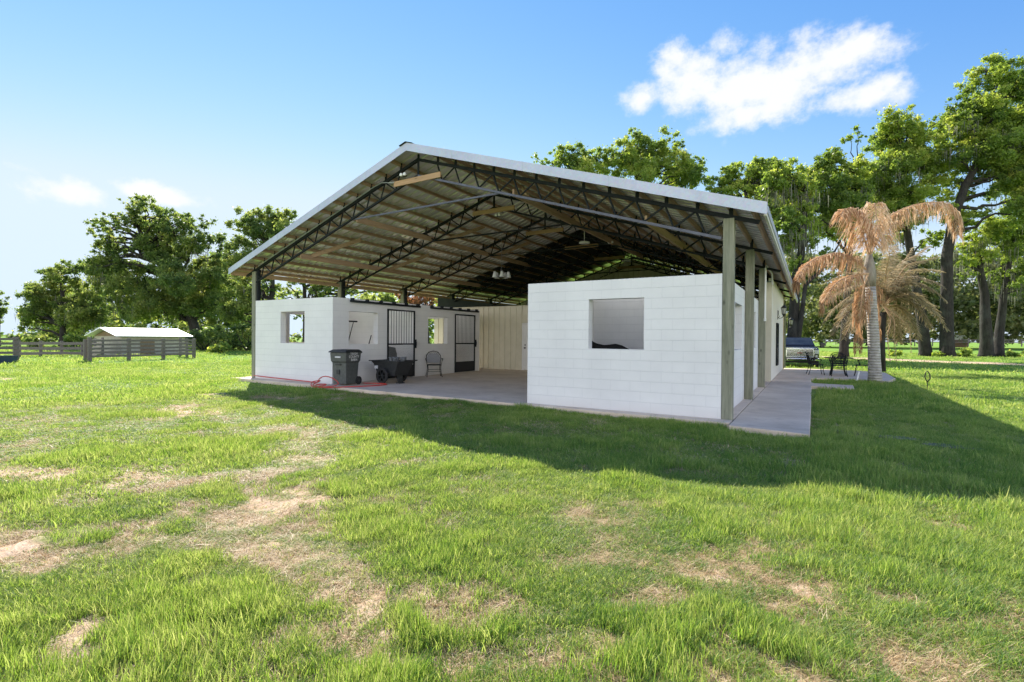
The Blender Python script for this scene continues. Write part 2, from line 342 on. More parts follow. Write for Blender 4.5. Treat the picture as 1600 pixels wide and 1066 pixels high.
# ------------------------------------------------------------------ ground: one sheet with bare patches stored as a mask
BARE = [(45,738,80,16,1.0),(110,760,60,14,.8),(295,643,62,9,1.0),(325,618,26,4,.8),(392,623,30,3,.6),(250,745,70,16,.75),(95,778,60,16,.7),(440,790,85,42,1.0),(300,815,120,34,.75),(60,852,90,30,1.0),(170,840,60,22,.8),
        (165,1002,80,26,.9),(510,945,62,56,.9),(720,930,85,24,.75),(790,1035,110,30,.8),(1150,882,95,24,1.0),(1225,880,40,16,.8),(1360,915,60,12,.8),(1500,965,95,14,.9),(1580,985,50,13,.9),(1220,1045,75,18,.65),(920,800,90,14,.5),(1045,940,45,18,.6),
        (620,1050,60,18,.6),(900,880,90,14,.4),(1330,1050,50,14,.5),(950,1010,60,20,.5),(8,592,14,4,.8),(140,588,20,3,.5),(570,618,70,9,.6),(435,618,45,7,.6),(1100,905,50,12,.5),(330,900,60,16,.4),(690,770,80,8,.3),(30,1010,40,12,.3),
        (450,755,55,14,.7),(560,985,45,30,.6),(1400,1000,80,12,.4),(1430,1040,60,12,.4)]
BP = []
for u, v, ru, rv, a in BARE:
    q_ = 1.12 if v > 880 else .92; ru *= q_; rv *= q_
    c = ground(u, v); ex = ground(u+ru, v)-c; ey = ground(u, v-rv)-c
    BP.append((c[:2], np.linalg.inv(np.array([ex[:2], ey[:2]]).T), a))
ROADP = [ground(*p, -.25)[:2] for p in ((1230,556),(1330,559),(1440,564),(1530,567),(1620,571),(1720,575))]
def bare_mask(x, y):
    x = np.asarray(x, float); y = np.asarray(y, float); m = np.zeros_like(x)
    wx = x+.5*(fbm(x*1.7, y*1.7)-.5)*1.6; wy = y+.5*(fbm(x*1.7+50, y*1.7+9)-.5)*1.6
    nfine = fbm(x*3.2+11, y*3.2+77, 4)
    for c, iv, a in BP:
        dx, dy = wx-c[0], wy-c[1]; qx = iv[0,0]*dx+iv[0,1]*dy; qy = iv[1,0]*dx+iv[1,1]*dy
        m = np.maximum(m, a*np.clip(1.9-1.25*np.sqrt(qx*qx+qy*qy), 0, 1)*np.clip(-.45+2.5*nfine, 0, 1))
    n = fbm(x*.9+31, y*.9+3)
    m = np.maximum(m, np.clip((n-.60)*3.2, 0, .6)*np.clip((14-np.hypot(x, y))/8, 0, 1))
    rd = np.full_like(x, 1e9)
    for p, q in zip(ROADP[:-1], ROADP[1:]):
        d = q-p; t = np.clip(((x-p[0])*d[0]+(y-p[1])*d[1])/(d@d), 0, 1); rd = np.minimum(rd, np.hypot(x-p[0]-t*d[0], y-p[1]-t*d[1]))
    m = np.maximum(m, np.clip((3.2-rd)/1.4, 0, 1)*.95)
    return m
SLAB = [(-16.75, -1.19, 9.62, 19.8), (-17.4,-16.7,9.9,11.3)]
def gz(x, y):
    x = np.asarray(x, float); y = np.asarray(y, float)
    fall = -.16*np.clip((y-26)/14, 0, 1)*np.clip((x+12)/8, 0, 1)-.05*np.clip((9-np.hypot(x, y))/9, 0, 1)
    d = np.hypot(x, y)
    return -.1+fall+.05*(fbm(x*.5+3, y*.5+8, 3)-.5)*np.clip((28-d)/20, 0, 1)*np.clip((np.maximum.reduce([9.0-y, x-.1, -17-x, y*0]))/1.5, 0, 1)
def spaced(lo, hi, core0, core1, step, grow=1.13):
    a = list(np.arange(core0, core1+1e-6, step)); s = step; b = []; x = a[-1]
    while x < hi: s *= grow; x += s; b.append(min(x, hi))
    s = step; c = []; x = a[0]
    while x > lo: s *= grow; x -= s; c.append(max(x, lo))
    return np.array(c[::-1]+a+b)
gx = spaced(-900, 900, -15, 6, .09, 1.07); gy = spaced(-300, 1200, 1.0, 13, .09, 1.06)
GX, GY = np.meshgrid(gx, gy); nx, ny = len(gx), len(gy)
BM = bare_mask(GX.ravel(), GY.ravel())
GZ = gz(GX, GY).ravel()+np.where(np.hypot(GX, GY).ravel() < 14, (fbm(GX.ravel()*6, GY.ravel()*6, 3)-.5)*.035*(.4+BM), 0)
# straw ridge by the left edge
rp0, rp1 = ground(-60, 880)[:2], ground(118, 828)[:2]; dd = rp1-rp0
tt = ((GX.ravel()-rp0[0])*dd[0]+(GY.ravel()-rp0[1])*dd[1])/(dd@dd); rd = np.hypot(GX.ravel()-rp0[0]-np.clip(tt,0,1)*dd[0], GY.ravel()-rp0[1]-np.clip(tt,0,1)*dd[1])
GZ = GZ+.075*np.exp(-(rd/.075)**2)*np.clip(fbm(GX.ravel()*11, GY.ravel()*11, 3)*2-.35, 0, 1.3)
gm = bpy.data.meshes.new('ground'); gm.vertices.add(nx*ny)
gm.vertices.foreach_set('co', np.stack([GX.ravel(), GY.ravel(), GZ], 1).astype(np.float32).ravel())
ii = (np.arange(ny-1)[:, None]*nx+np.arange(nx-1)[None, :]).ravel(); quads = np.stack([ii, ii+1, ii+1+nx, ii+nx], 1)
def fill_faces(me, q):
    n, k = q.shape; me.loops.add(n*k); me.polygons.add(n); me.loops.foreach_set('vertex_index', q.ravel().astype(np.int32))
    me.polygons.foreach_set('loop_start', (np.arange(n)*k).astype(np.int32)); me.update(calc_edges=True)
fill_faces(gm, quads)
at_ = gm.attributes.new('bare', 'FLOAT', 'POINT'); at_.data.foreach_set('value', BM.astype(np.float32)); gm.shade_smooth()
gob = bpy.data.objects.new('ground', gm); COL.objects.link(gob); gob['kind'] = 'structure'
def ground_mat():
    t = NT('lawn_and_sandy_soil'); p = t.coord('pos'); a = t.new('ShaderNodeAttribute'); a.attribute_name = 'bare'
    n1 = t.noise(p, .35, 8); n2 = t.noise(p, 6, 8, .7); n3 = t.noise(p, 45, 6, .7); n4 = t.noise(p, .06, 4)
    grass = t.ramp(t.math('ADD', t.math('MULTIPLY', n1, .45), t.math('ADD', t.math('MULTIPLY', n2, .35), t.math('MULTIPLY', n4, .2))), [(.32, (.09,.185,.03)), (.5, (.17,.295,.045)), (.68, (.29,.38,.075))])
    thatch = t.ramp(n3, [(.3, (.12,.11,.045)), (.7, (.38,.31,.16))])
    g = t.new('ShaderNodeVectorMath', operation='LENGTH'); t.link(p, g.inputs[0])
    far = t.math('DIVIDE', t.math('SUBTRACT', g.outputs['Value'], 5), 22, clamp=True)
    lawn = t.mix(t.math('ADD', t.math('MULTIPLY', far, .68), .32), thatch, grass)
    sand = t.ramp(t.math('ADD', t.math('MULTIPLY', n2, .5), t.math('MULTIPLY', n3, .5)), [(.32, (.24,.14,.08)), (.45, (.50,.35,.23)), (.56, (.62,.48,.34)), (.7, (.72,.62,.48))])
    m = t.math('MULTIPLY', t.math('SUBTRACT', t.math('ADD', a.outputs['Fac'], t.math('MULTIPLY', t.math('SUBTRACT', n2, .5), .9)), .28), 2.6, clamp=True)
    t.bump(t.math('ADD', t.math('MULTIPLY', n3, .5), n2), .035, .7)
    return t.set(t.mix(m, lawn, sand), .95, 0, .1)
gm.materials.append(ground_mat())

# ------------------------------------------------------------------ concrete
def slab(name, poly, z1=0.0, z0=-.16):
    o = MB().prism(poly, z0, z1, 'z').build(name, M_conc, bevel=.012); o['kind'] = 'structure'; return o
slab('barn_floor', [(-16.8,10.02),(-16.75,9.98),(-1.2,9.42),(-1.2,28.5),(-16.8,28.5)])
slab('walkway', [(-1.185,9.2),(0.0,9.02),(0.02,13.4),(.03,18.6),(1.15,18.5),(1.2,19.75),(.12,19.9),(.02,20.3),(.03,22.3),(.4,22.75),(1.6,22.9),(2.4,22.5),(2.85,24.5),(2.95,28.6),(2.0,29.6),(-1.185,29.9)], -.006)
slab('side_pad', [(-17.5,10.15),(-16.82,10.15),(-16.82,11.6),(-17.5,11.5)], -.03)

# ------------------------------------------------------------------ pole barn
RX, RZ0, SL = -8.9, 6.34, .32
rz = lambda x: RZ0-SL*abs(x-RX)
sk = lambda x: .0365*(-1.29-x)
yf = lambda x: 9.42+.028*(-.65-x)
XE0, XE1, YB = -17.18, -.65, 32.5
barn = thing('pole_barn', 'open gabled pole barn with galvanised metal roof, timber posts and black steel trusses', 'barn', (-8.9, 20, 0))
for sgn, xe in ((-1, XE0), (1, XE1)):
    m = MB(); ys = []; y = 9.0
    prof = []
    k = 0
    while y < YB:
        prof += [(y, 0), (y+.19, 0), (y+.21, .045), (y+.27, .045), (y+.29, 0)]; y += .305
    prof = [(a, h) for a, h in prof if a < YB]+[(YB, 0)]
    NX = 8; vs = []; fs = []
    for i in range(NX+1):
        x = RX+(xe-RX)*i/NX; y0 = yf(x)+.02
        for a, h in prof: vs.append((x, max(a, y0), rz(x)+h+.012))
    n = len(prof)
    for i in range(NX):
        for j in range(n-1): fs.append((i*n+j, i*n+j+1, (i+1)*n+j+1, (i+1)*n+j))
    m.add(vs, fs).build('roof_panel', M_galv, barn)
def gable_trim(mat):
    m = MB()
    for xe in (XE0, XE1):
        a = Vector((RX, yf(RX), rz(RX))); b = Vector((xe, yf(xe), rz(xe)))
        d = (b-a).normalized(); upn = Vector((-d.z*(1 if d.x > 0 else -1), 0, abs(d.x)))
        pts = [(-.145, 0), (.05, 0), (.05, .09), (.042, .09), (.042, .012), (-.145, .012)]
        vs = [];
        for p in (a, b):
            for h, yy in pts: vs.append(p+Vector((0,0,1))*h/upn.z*1.0+Vector((0, yy-.012, 0)))
        n = len(pts); fs = [(i, (i+1)%n, n+(i+1)%n, n+i) for i in range(n)]+[tuple(range(n)), tuple(range(2*n-1, n-1, -1))]
        m.add(vs, fs)
        for q in (.18, .42, .66, .87):   # lap joints of the trim
            c = a.lerp(b, q); m.box(c.x-.004, c.x+.004, c.y-.016, c.y-.012, c.z-.145, c.z+.048)
    return m
gable_trim(M_trim).build('gable_trim', M_trim, barn)
m = MB()
for s in (-1, 1):
    m.add([(RX, 9.60, RZ0+.07), (RX+s*.22, 9.60, RZ0+.07-.22*SL), (RX+s*.22, YB, RZ0+.07-.22*SL), (RX, YB, RZ0+.07)], [(0,1,2,3)])
    m.add([(RX, 9.60, RZ0+.06), (RX+s*.22, 9.60, RZ0+.06-.22*SL), (RX+s*.22, YB, RZ0+.06-.22*SL), (RX, YB, RZ0+.06)], [(0,1,2,3)])
m.build('ridge_cap', M_steel, barn)
m = MB().box(XE1-.05, XE1-.012, yf(XE1)+.06, YB, rz(XE1)-.16, rz(XE1)-.005)
m.build('eave_trim', M_creamwall, barn)
MB().box(XE1-.008, XE1+.006, yf(XE1)+.1, YB, rz(XE1)-.1, rz(XE1)+.012).build('drip_edge', M_trim, barn)
MB().box(XE0+.012, XE0+.05, yf(XE0)+.06, YB, rz(XE0)-.16, rz(XE0)-.005).build('eave_trim', M_board, barn)
# purlins
NODES = [.58*k for k in range(14)]
for s in (-1, 1):
    x0 = -1.29 if s > 0 else -16.51
    for k in range(-1, 13):
        x = x0-s*.58*k
        if k == -1: x = x0+s*.40
        z = rz(x)-.052; sl = s*SL
        # board on edge, square to the slope
        ny_ = Vector((sl, 0, 1)).normalized()
        a = Vector((x, yf(x)+.1, z)); b = Vector((x, YB-.05, z))
        MB().beam(a, b, .055, .095, ny_).build('purlin', M_purlin, barn)
# lateral beams on the bottom chords
for x in (-14.3, -11.6, -6.1, -2.9):
    z = rz(x)-.56
    mm = M_board if x > -4 else M_purlin
    MB().beam((x, 10.1+sk(x), z), (x, 20.9, z), .05, .17).build('lateral_brace', mm, barn)
for (x, y0) in ((-14.3, 11), (-11.6, 14.6), (-6.1, 11), (-2.9, 14.6)):   # diagonal braces up to the purlins
    s = -1 if x < RX else 1
    for q in (0, 1):
        y = y0+q*3.6
        MB().beam((x, y, rz(x)-.5), (x-s*.9, y+1.3, rz(x-s*.9)-.1), .04, .13).build('diagonal_brace', M_purlin, barn)
# trusses
def truss(k, heel=True):
    Y = lambda x: 9.85+3.65*k+sk(x)-(.02 if k == 0 else 0)
    T = lambda x, dz: Vector((x, Y(x), rz(x)+dz))
    ch = MB(); wb = MB(); bc = MB(); bl = MB()
    xr, xl = -.80, -16.95
    for xe in (xl, xr):
        ch.beam(T(RX, -.24), T(xe, -.24), .07, .07)
        xb = -1.42 if xe == xr else -16.40
        (bc if xe == xr else bl).beam(T(RX+(.003 if xe == xr else -.003), -.66), T(xb, -.66), .055, .05)
    for s in (-1, 1):
        x0 = -1.29 if s > 0 else -16.51
        for i in range(0, 13):
            x = x0-s*.58*i; xb = x+s*.17
            if i > 0: wb.tube([T(x, -.25), T(xb, -.65)], .022, 5)
            xn = x0-s*.58*(i+1)
            if i < 12: wb.tube([T(x if i == 0 else x, -.25) if False else T(xn+s*.17 if True else x, -.65), T(x, -.25)], .013, 5) if False else wb.tube([T(x, -.25), T(xn+s*.17, -.65)], .021, 5)
            wb.beam(T(x, -.26)+Vector((.03, -.01, 0)), T(x, -.02)+Vector((.03, -.01, 0)), .07, .012, (0, 1, 0))
    wb.beam(T(RX, -.68), T(RX, -.1), .06, .02, (0, 1, 0))
    c = ch.build('truss', M_steel, barn)
    wb.build('web', M_steel, c)
    bc.build('bottom_chord', M_bluesteel if k == 0 else M_steel, c); bl.build('bottom_chord', M_steel, c)
    if k == 0: MB().tube([T(x, -.19)-Vector((0, .05, 0)) for x in (-16.2, -14, -12, -10.6)]+[T(-10.2, -.24)-Vector((0, .07, 0)), T(-9.7, -.48)-Vector((0, .09, 0))], .012, 6).build('conduit', M_trim, c)
    tx0, tx1 = -11.5, -6.3; zt = rz(tx1)-.66
    MB().beam((tx0, Y(tx0)+.035, zt), (tx1, Y(tx1)+.035, zt), .045, .04).build('collar_tie', M_bluesteel if k == 0 else M_steel, c)
    bx0, bx1 = -9.72, -8.08
    MB().beam((bx0, Y(bx0)-.06, 5.56), (bx1, Y(bx1)-.06, 5.56), .04, .14).build('ridge_board', M_boardx, c)
for k in range(6): truss(k)
# posts
for k in range(7):
    if k < 3 or k == 6:
        y = 9.87+3.65*k
        MB().box(-1.385, -1.2, y-.095, y+.095, -.25, rz(-1.29)-.275).build('post', M_post, barn, bevel=.008)
    y = 9.87+3.65*k+sk(-16.45)
    p = MB().box(-16.56, -16.375, y-.095, y+.095, -.25, rz(-16.45)-.275).build('post', M_post, barn, bevel=.008)
    if k < 5: MB().box(-16.37, -16.27, y-.05, y+.05, 2.9 if k else 2.66, rz(-16.3)-.27).build('steel_bracket', M_steel, p)
MB().beam((-16.47, 10.5, 3.52), (-16.47, 32, 3.52), .04, .12).build('eave_strut', M_board, barn)
# enclosed room: cream partition, side walls, rear gable, dark liner
def ribbed(x0, x1, z0, z1f, y, thick=.02, pitch=.30, rib=.03):
    m = MB(); n = int(round(abs(x1-x0)/pitch)); xs = [x0+(x1-x0)*i/n for i in range(n+1)]; pr = []
    for i in range(n):
        a, b = xs[i], xs[i+1]; w = b-a
        pr += [(a, 0), (a+w*.78, 0), (a+w*.82, rib), (a+w*.94, rib), (a+w*.98, 0)]
    pr.append((x1, 0)); vs = []
    for x, h in pr: vs += [(x, y-h, z0), (x, y-h, z1f(x))]
    for x, h in pr: vs += [(x, y+thick+.03, z0), (x, y+thick+.03, z1f(x))]
    q = len(pr); fs = []
    for i in range(q-1):
        fs += [(2*i, 2*i+2, 2*i+3, 2*i+1), (2*q+2*i+2, 2*q+2*i, 2*q+2*i+1, 2*q+2*i+3), (2*i+1, 2*i+3, 2*q+2*i+3, 2*q+2*i+1), (2*i+2, 2*i, 2*q+2*i, 2*q+2*i+2)]
    return m.add(vs, fs)
def flip(mb): mb.v = [(y, x, z) for x, y, z in mb.v]; return mb
DX0, DX1 = -11.14, -10.2
w = ribbed(-16.3, DX0-.07, 0, lambda x: 2.91, 19.78).build('partition_wall', M_cream, barn)
ribbed(DX1+.07, -1.62, 0, lambda x: 2.91, 19.78).build('partition_wall', M_cream, barn)
MB().box(DX0-.06, DX1+.06, 19.78, 19.83, 2.14, 2.91).build('door_header', M_cream, barn)
dr = MB().box(DX0, DX1, 19.77, 19.82, .01, 2.06).build('room_door', M_white, barn, bevel=.004)
MB().box(DX0-.06, DX0, 19.74, 19.83, 0, 2.12).box(DX1, DX1+.06, 19.74, 19.83, 0, 2.12).box(DX0+.001, DX1-.001, 19.742, 19.83, 2.062, 2.12).build('door_frame', M_white, dr)
MB().lathe([(.028, 0), (.03, .02), (.012, .03), (.012, .05), (.028, .06), (.03, .08), (.01, .09)], (DX0+.1, 19.77-.09, 1.0), 10, 'y').build('handle', M_steel, dr)
MB().lathe([(.026, 0), (.026, .03)], (DX0+.1, 19.74, 1.13), 10, 'y').build('deadbolt', M_steel, dr)
MB().box(-1.60, -1.21, 19.72, 19.80, 0, 3.5).build('corner_panel', M_green, barn)
MB().box(-1.40, -1.19, 19.70, 19.715, 0, 3.46).build('corner_trim', M_cream, barn)
sw = MB().box(-1.30, -1.188, 19.86, 28.4, 0, 3.62).build('side_wall', M_creamwall, barn)
win = MB().box(-1.186, -1.15, 22.45, 23.35, .5, 2.05).build('window', M_autoglass, sw)
MB().box(-1.186, -1.13, 22.38, 22.45, .43, 2.12).box(-1.186, -1.13, 23.35, 23.42, .43, 2.12).box(-1.186, -1.131, 22.45, 23.35, 2.05, 2.12).box(-1.186, -1.131, 22.45, 23.35, .43, .5).box(-1.186, -1.14, 22.45, 23.35, 1.25, 1.29).build('window_frame', M_steel, win)
MB().box(-1.32, -1.17, 28.41, 28.56, 0, 3.6).build('corner_trim', M_board, barn)
flip(ribbed(20.0, 28.3, 0, lambda x: 3.45, -16.27)).build('side_wall', M_green, barn)
ribbed(-16.2, -1.35, 0, lambda x: rz(x)-.30, 28.42).build('rear_wall', M_cream, barn)
m = MB()
for xe in (-16.2, -1.35): m.add([(RX, 20.95, rz(RX)-.012), (xe, 20.95, rz(xe)-.012), (xe, 28.3, rz(xe)-.012), (RX, 28.3, rz(RX)-.012)], [(0,1,2,3)])
m.build('roof_liner', M_liner, barn)

# ------------------------------------------------------------------ block stalls
def wall_with_openings(m, axis, c0, c1, a0, a1, z1, ops):
    """wall slab between c0..c1 across, a0..a1 along, with rectangular openings (a,b,z0,z1) cut out; one shell"""
    cuts = sorted(set([a0, a1]+[q for o in ops for q in o[:2]])); zs = sorted(set([0, z1]+[q for o in ops for q in o[2:]]))
    def solid(i, j):
        if i < 0 or j < 0 or i >= len(cuts)-1 or j >= len(zs)-1: return False
        a, z = (cuts[i]+cuts[i+1])/2, (zs[j]+zs[j+1])/2
        return not any(o[0] < a < o[1] and o[2] < z < o[3] for o in ops)
    P = lambda c, a, z: (c, a, z) if axis == 'y' else (a, c, z)
    for i in range(len(cuts)-1):
        for j in range(len(zs)-1):
            if not solid(i, j): continue
            A, B, Z, Q = cuts[i], cuts[i+1], zs[j], zs[j+1]
            for c in (c0, c1): m.add([P(c,A,Z), P(c,B,Z), P(c,B,Q), P(c,A,Q)], [(0,1,2,3)])
            if not solid(i-1, j): m.add([P(c0,A,Z), P(c1,A,Z), P(c1,A,Q), P(c0,A,Q)], [(0,1,2,3)])
            if not solid(i+1, j): m.add([P(c0,B,Z), P(c1,B,Z), P(c1,B,Q), P(c0,B,Q)], [(0,1,2,3)])
            if not solid(i, j-1): m.add([P(c0,A,Z), P(c1,A,Z), P(c1,B,Z), P(c0,B,Z)], [(0,1,2,3)])
            if not solid(i, j+1): m.add([P(c0,A,Q), P(c1,A,Q), P(c1,B,Q), P(c0,B,Q)], [(0,1,2,3)])
HW = 2.642
ls = thing('block_stall', 'white painted block stall row on the left with two barred sliding doors', 'horse stall', (-14.4, 14.2, 0), group='white block stalls under the barn roof')
def wall(parent, axis, c0, c1, a0, a1, ops=(), h=HW):
    m = MB(); wall_with_openings(m, axis, c0, c1, a0, a1, h, list(ops)); return m.build('block_wall', M_block, parent)
wall(ls, 'x', 10.33, 10.53, -16.34, -12.45, [(-14.97, -13.76, 1.22, 2.24)])
wall(ls, 'y', -12.45, -12.65, 10.532, 17.98, [(10.95, 12.18, 1.2, 2.24), (12.62, 13.93, -.0, 2.40), (14.75, 15.93, 1.2, 2.24), (16.4, 17.75, -.0, 2.40)])
wall(ls, 'y', -16.34, -16.14, 10.532, 17.98, [(11.5, 13.2, 1.22, 2.24), (15.0, 16.2, 1.22, 2.24)])
wall(ls, 'x', 17.982, 18.18, -16.34, -12.45, [(-15.75, -14.1, 1.1, 2.3)])
wall(ls, 'x', 14.2, 14.4, -16.138, -12.652, h=2.44)
def stall_door(y0, y1, parent, n=10):
    x = -12.41; f = MB(); t = .05
    for a, b, c, d in ((y0, y0+t, .03, 2.40), (y1-t, y1, .03, 2.40), (y0+t, y1-t, 2.35, 2.40), (y0+t, y1-t, 1.17, 1.22), (y0+t, y1-t, .03, .07)): f.box(x-.02, x+.02, a, b, c, d)
    d = f.build('stall_door', M_steel, parent, bevel=.003)
    b = MB()
    for i in range(1, n): yy = y0+t+(y1-y0-2*t)*i/n; b.tube([(x, yy, 1.22), (x, yy, 2.35)], .0085, 6)
    b.build('bars', M_steel, d)
    g = MB()
    for i in range(1, 27): zz = .45+.72*i/27; g.tube([(x, y0+t, zz), (x, y1-t, zz)], .0022, 4)
    for i in range(1, 34): yy = y0+t+(y1-y0-2*t)*i/34; g.tube([(x+.003, yy, .45), (x+.003, yy, 1.17)], .0022, 4)
    g.build('wire_mesh', M_chairmesh, d)
    MB().box(x-.012, x+.012, y0+t, y1-t, .072, .45).build('kick_plate', M_rubber, d)
    MB().box(x+.022, x+.05, y1-.035, y1+.05, 1.05, 1.36).tube([(x+.05, y1, 1.14), (x+.09, y1, 1.14), (x+.09, y1, 1.28), (x+.05, y1, 1.28)], .01, 6).build('latch', M_steel, d)
    return d
stall_door(12.59, 13.96, ls, 10); stall_door(16.38, 17.78, ls, 14)
for a, b in ((10.94, 14.2), (14.80, 17.97)):
    tr = MB().tube([(-12.36, a, 2.56), (-12.36, b, 2.56)], .035, 10).build('door_track', M_steel, ls, smooth=True)
    m = MB(); n = 6
    for i in range(n): yy = a+.1+(b-a-.2)*i/(n-1); m.box(-12.45, -12.33, yy-.03, yy+.03, 2.585, 2.66)
    m.build('track_bracket', M_steel, tr)
for x in (-15.3, -14.35, -13.6): MB().lathe([(.02, 0), (.02, .05), (.035, .05), (.035, .08), (.02, .085)], (x, 10.43, HW), 8).build('anchor_bolt', M_white, ls)
rs = thing('block_stall', 'white painted block stall on the right with a big open window in front', 'horse stall', (-3.4, 13.8, 0), group='white block stalls under the barn roof')
wall(rs, 'x', 9.78, 9.98, -5.40, -1.39, [(-3.965, -2.81, 1.235, 2.255)])
wall(rs, 'y', -1.39, -1.59, 9.982, 17.9, [(11.6, 12.85, 1.22, 2.24), (15.0, 16.2, 1.22, 2.24)])
wall(rs, 'y', -5.40, -5.20, 9.982, 17.9, [(15.0, 16.2, 1.22, 2.24)])
wall(rs, 'x', 17.902, 18.1, -5.40, -1.39)
wall(rs, 'x', 13.2, 13.4, -5.198, -1.592)
for x0, x1 in ((-5.38, -1.62),): pass
# dark wavy mat with pale edge inside the right stall
xs = np.linspace(-5.15, -3.6, 34); f_ = lambda x: float(np.interp(x, [-5.15,-5.0,-4.8,-4.65,-4.48,-4.3,-4.1,-3.9,-3.6], [1.375,1.31,1.27,1.285,1.31,1.27,1.17,1.07,1.0]))
vs = []; poly = [(x, f_(x)) for x in xs]+[(-3.6, .05), (-5.15, .05)]
sm = MB().prism(poly, 12.95, 13.0, 'y').build('stall_mat', M_rubber, o=(-4.2, 12.97, 0)); tag(sm, 'dark rubber mat with wavy top edge seen through the big stall window', 'stall mat')
MB().tube([(x, 12.975, f_(x)+.012) for x in xs], .016, 6).build('edge_binding', M_white, sm, smooth=True)
# feed barrel behind the first door, broom and shovel
fb = MB().lathe([(.27, 0), (.29, .1), (.31, .5), (.30, .85), (.27, .95), (.25, 1.06), (.05, 1.10)], (-12.98, 13.22, 0), 20).build('feed_barrel', M_greyplast, smooth=True, o=(-12.98, 13.22, 0))
tag(fb, 'dark round plastic feed barrel standing behind the first barred stall door', 'barrel')
MB().lathe([(.315, .5), (.325, .52), (.325, .55), (.31, .57)], (-12.98, 13.22, 0), 20).build('rim', M_steel, fb)
br = thing('push_broom', 'black push broom leaning head up inside the stall window', 'broom', (-14, 12.2, 0))
MB().tube([(-14.0, 11.95, .0), (-14, 12.27, 1.2), (-14, 12.52, 1.95)], .016, 6).build('handle', M_bronze, br)
MB().beam((-14, 12.24, 1.985), (-14, 12.68, 1.985), .06, .05).build('broom_head', M_rubber, br)
MB().tube([(-14, 12.27, 1.2), (-14, 12.30, 1.97)], .009, 5).build('brace_rod', M_bronze, br)
sh = thing('garden_shovel', 'short grey handled tool leaning low behind the stall window sill', 'shovel', (-14, 13, 0))
MB().tube([(-14, 12.95, .3), (-14, 13.37, 1.5)], .018, 6).build('handle', M_bronze, sh)
MB().prism([(-14.12, .02), (-13.88, .02), (-13.87, .28), (-13.95, .36), (-14.05, .36), (-14.13, .28)], 12.93, 12.94, 'y').build('blade', M_manure, sh)

# ------------------------------------------------------------------ lamps under the roof
ch = thing('chandelier', 'hanging chandelier with white bell shades in the barn aisle', 'chandelier', (-8.95, 14.35, 3.5))
MB().tube([(-8.95, 14.35, 3.75), (-8.95, 14.35, 5.66)], .006, 6).lathe([(.05, 0), (.06, .03), (.02, .06)], (-8.95, 14.35, 5.62), 10).build('rod', M_chairmesh, ch)
MB().lathe([(.02, .02), (.05, .08), (.035, .2), (.05, .28), (.015, .34)], (-8.95, 14.35, 3.45), 12).build('body', M_bronze, ch, smooth=True)
for i in range(5):
    t = 2*PI*i/5+.3; c, s = math.cos(t), math.sin(t)
    P = lambda r_, z: (-8.95+c*r_, 14.35+s*r_, z)
    a = MB().tube([P(.03, 3.55), P(.12, 3.47), P(.2, 3.5), P(.24, 3.6), P(.24, 3.64)], .01, 6).build('arm', M_bronze, ch)
    MB().lathe([(.03, .0), (.05, -.04), (.065, -.10), (.085, -.17), (.095, -.20), (.085, -.195), (.05, -.09)], P(.24, 3.66), 12).build('lamp_shade', M_glassbulb, a, smooth=True)
for i, (y, lab) in enumerate(((16.8, 'nearer white disc pendant on a thin rod under the right roof slope'), (21.6, 'farther white disc pendant hanging over the room at the back'))):
    pl = thing('pendant_light', lab, 'pendant light', (-7, y, 4.86), group='white disc pendants under the roof')
    MB().lathe([(.05, .05), (.19, .035), (.20, .0), (.19, -.015), (.05, -.02)], (-7, y, 4.86), 20).build('lamp_disc', M_white, pl, smooth=True)
    MB().tube([(-7, y, 4.9), (-7, y, rz(-7)-.13)], .012, 6).build('rod', M_white, pl)
def flood(x, y, z, lab):
    f = thing('flood_light', lab, 'flood light', (x, y, z), group='twin flood lights on the trusses')
    MB().box(x-.05, x+.05, y-.02, y+.02, z-.04, z+.04).build('base', M_steel, f)
    for s in (-1, 1): MB().lathe([(.012, .05), (.03, .03), (.042, -.012), (.045, -.036), (.03, -.045), (.006, -.048)], (x+s*.06, y-.06, z-.01), 12, 'y').build('lamp_head', M_white, f, smooth=True)
flood(-9.25, 9.98, 5.72, 'twin white flood light on the front truss board below the ridge')
flood(-8.6, 13.6, 5.36, 'twin white flood light on the second truss near the ridge')
flood(-6.1, 17.1, 4.85, 'twin white flood light on the third truss right of the ridge')
cd = thing('white_conduit', 'thin white pipe dropping from the roof beside the third timber post', 'conduit pipe', (-1.2, 16.55, 2.0))
MB().tube([(-1.17, 16.6, 2.0), (-1.17, 16.6, 3.55), (-1.16, 16.8, 3.66), (-1.12, 18.6, 3.62), (-1.12, 18.9, 3.3)], .025, 8).build('pipe', M_white, cd)
MB().tube([(-1.17, 16.6, 2.0), (-1.17, 16.6, 2.08)], .034, 8).build('pipe_end', M_white, cd)
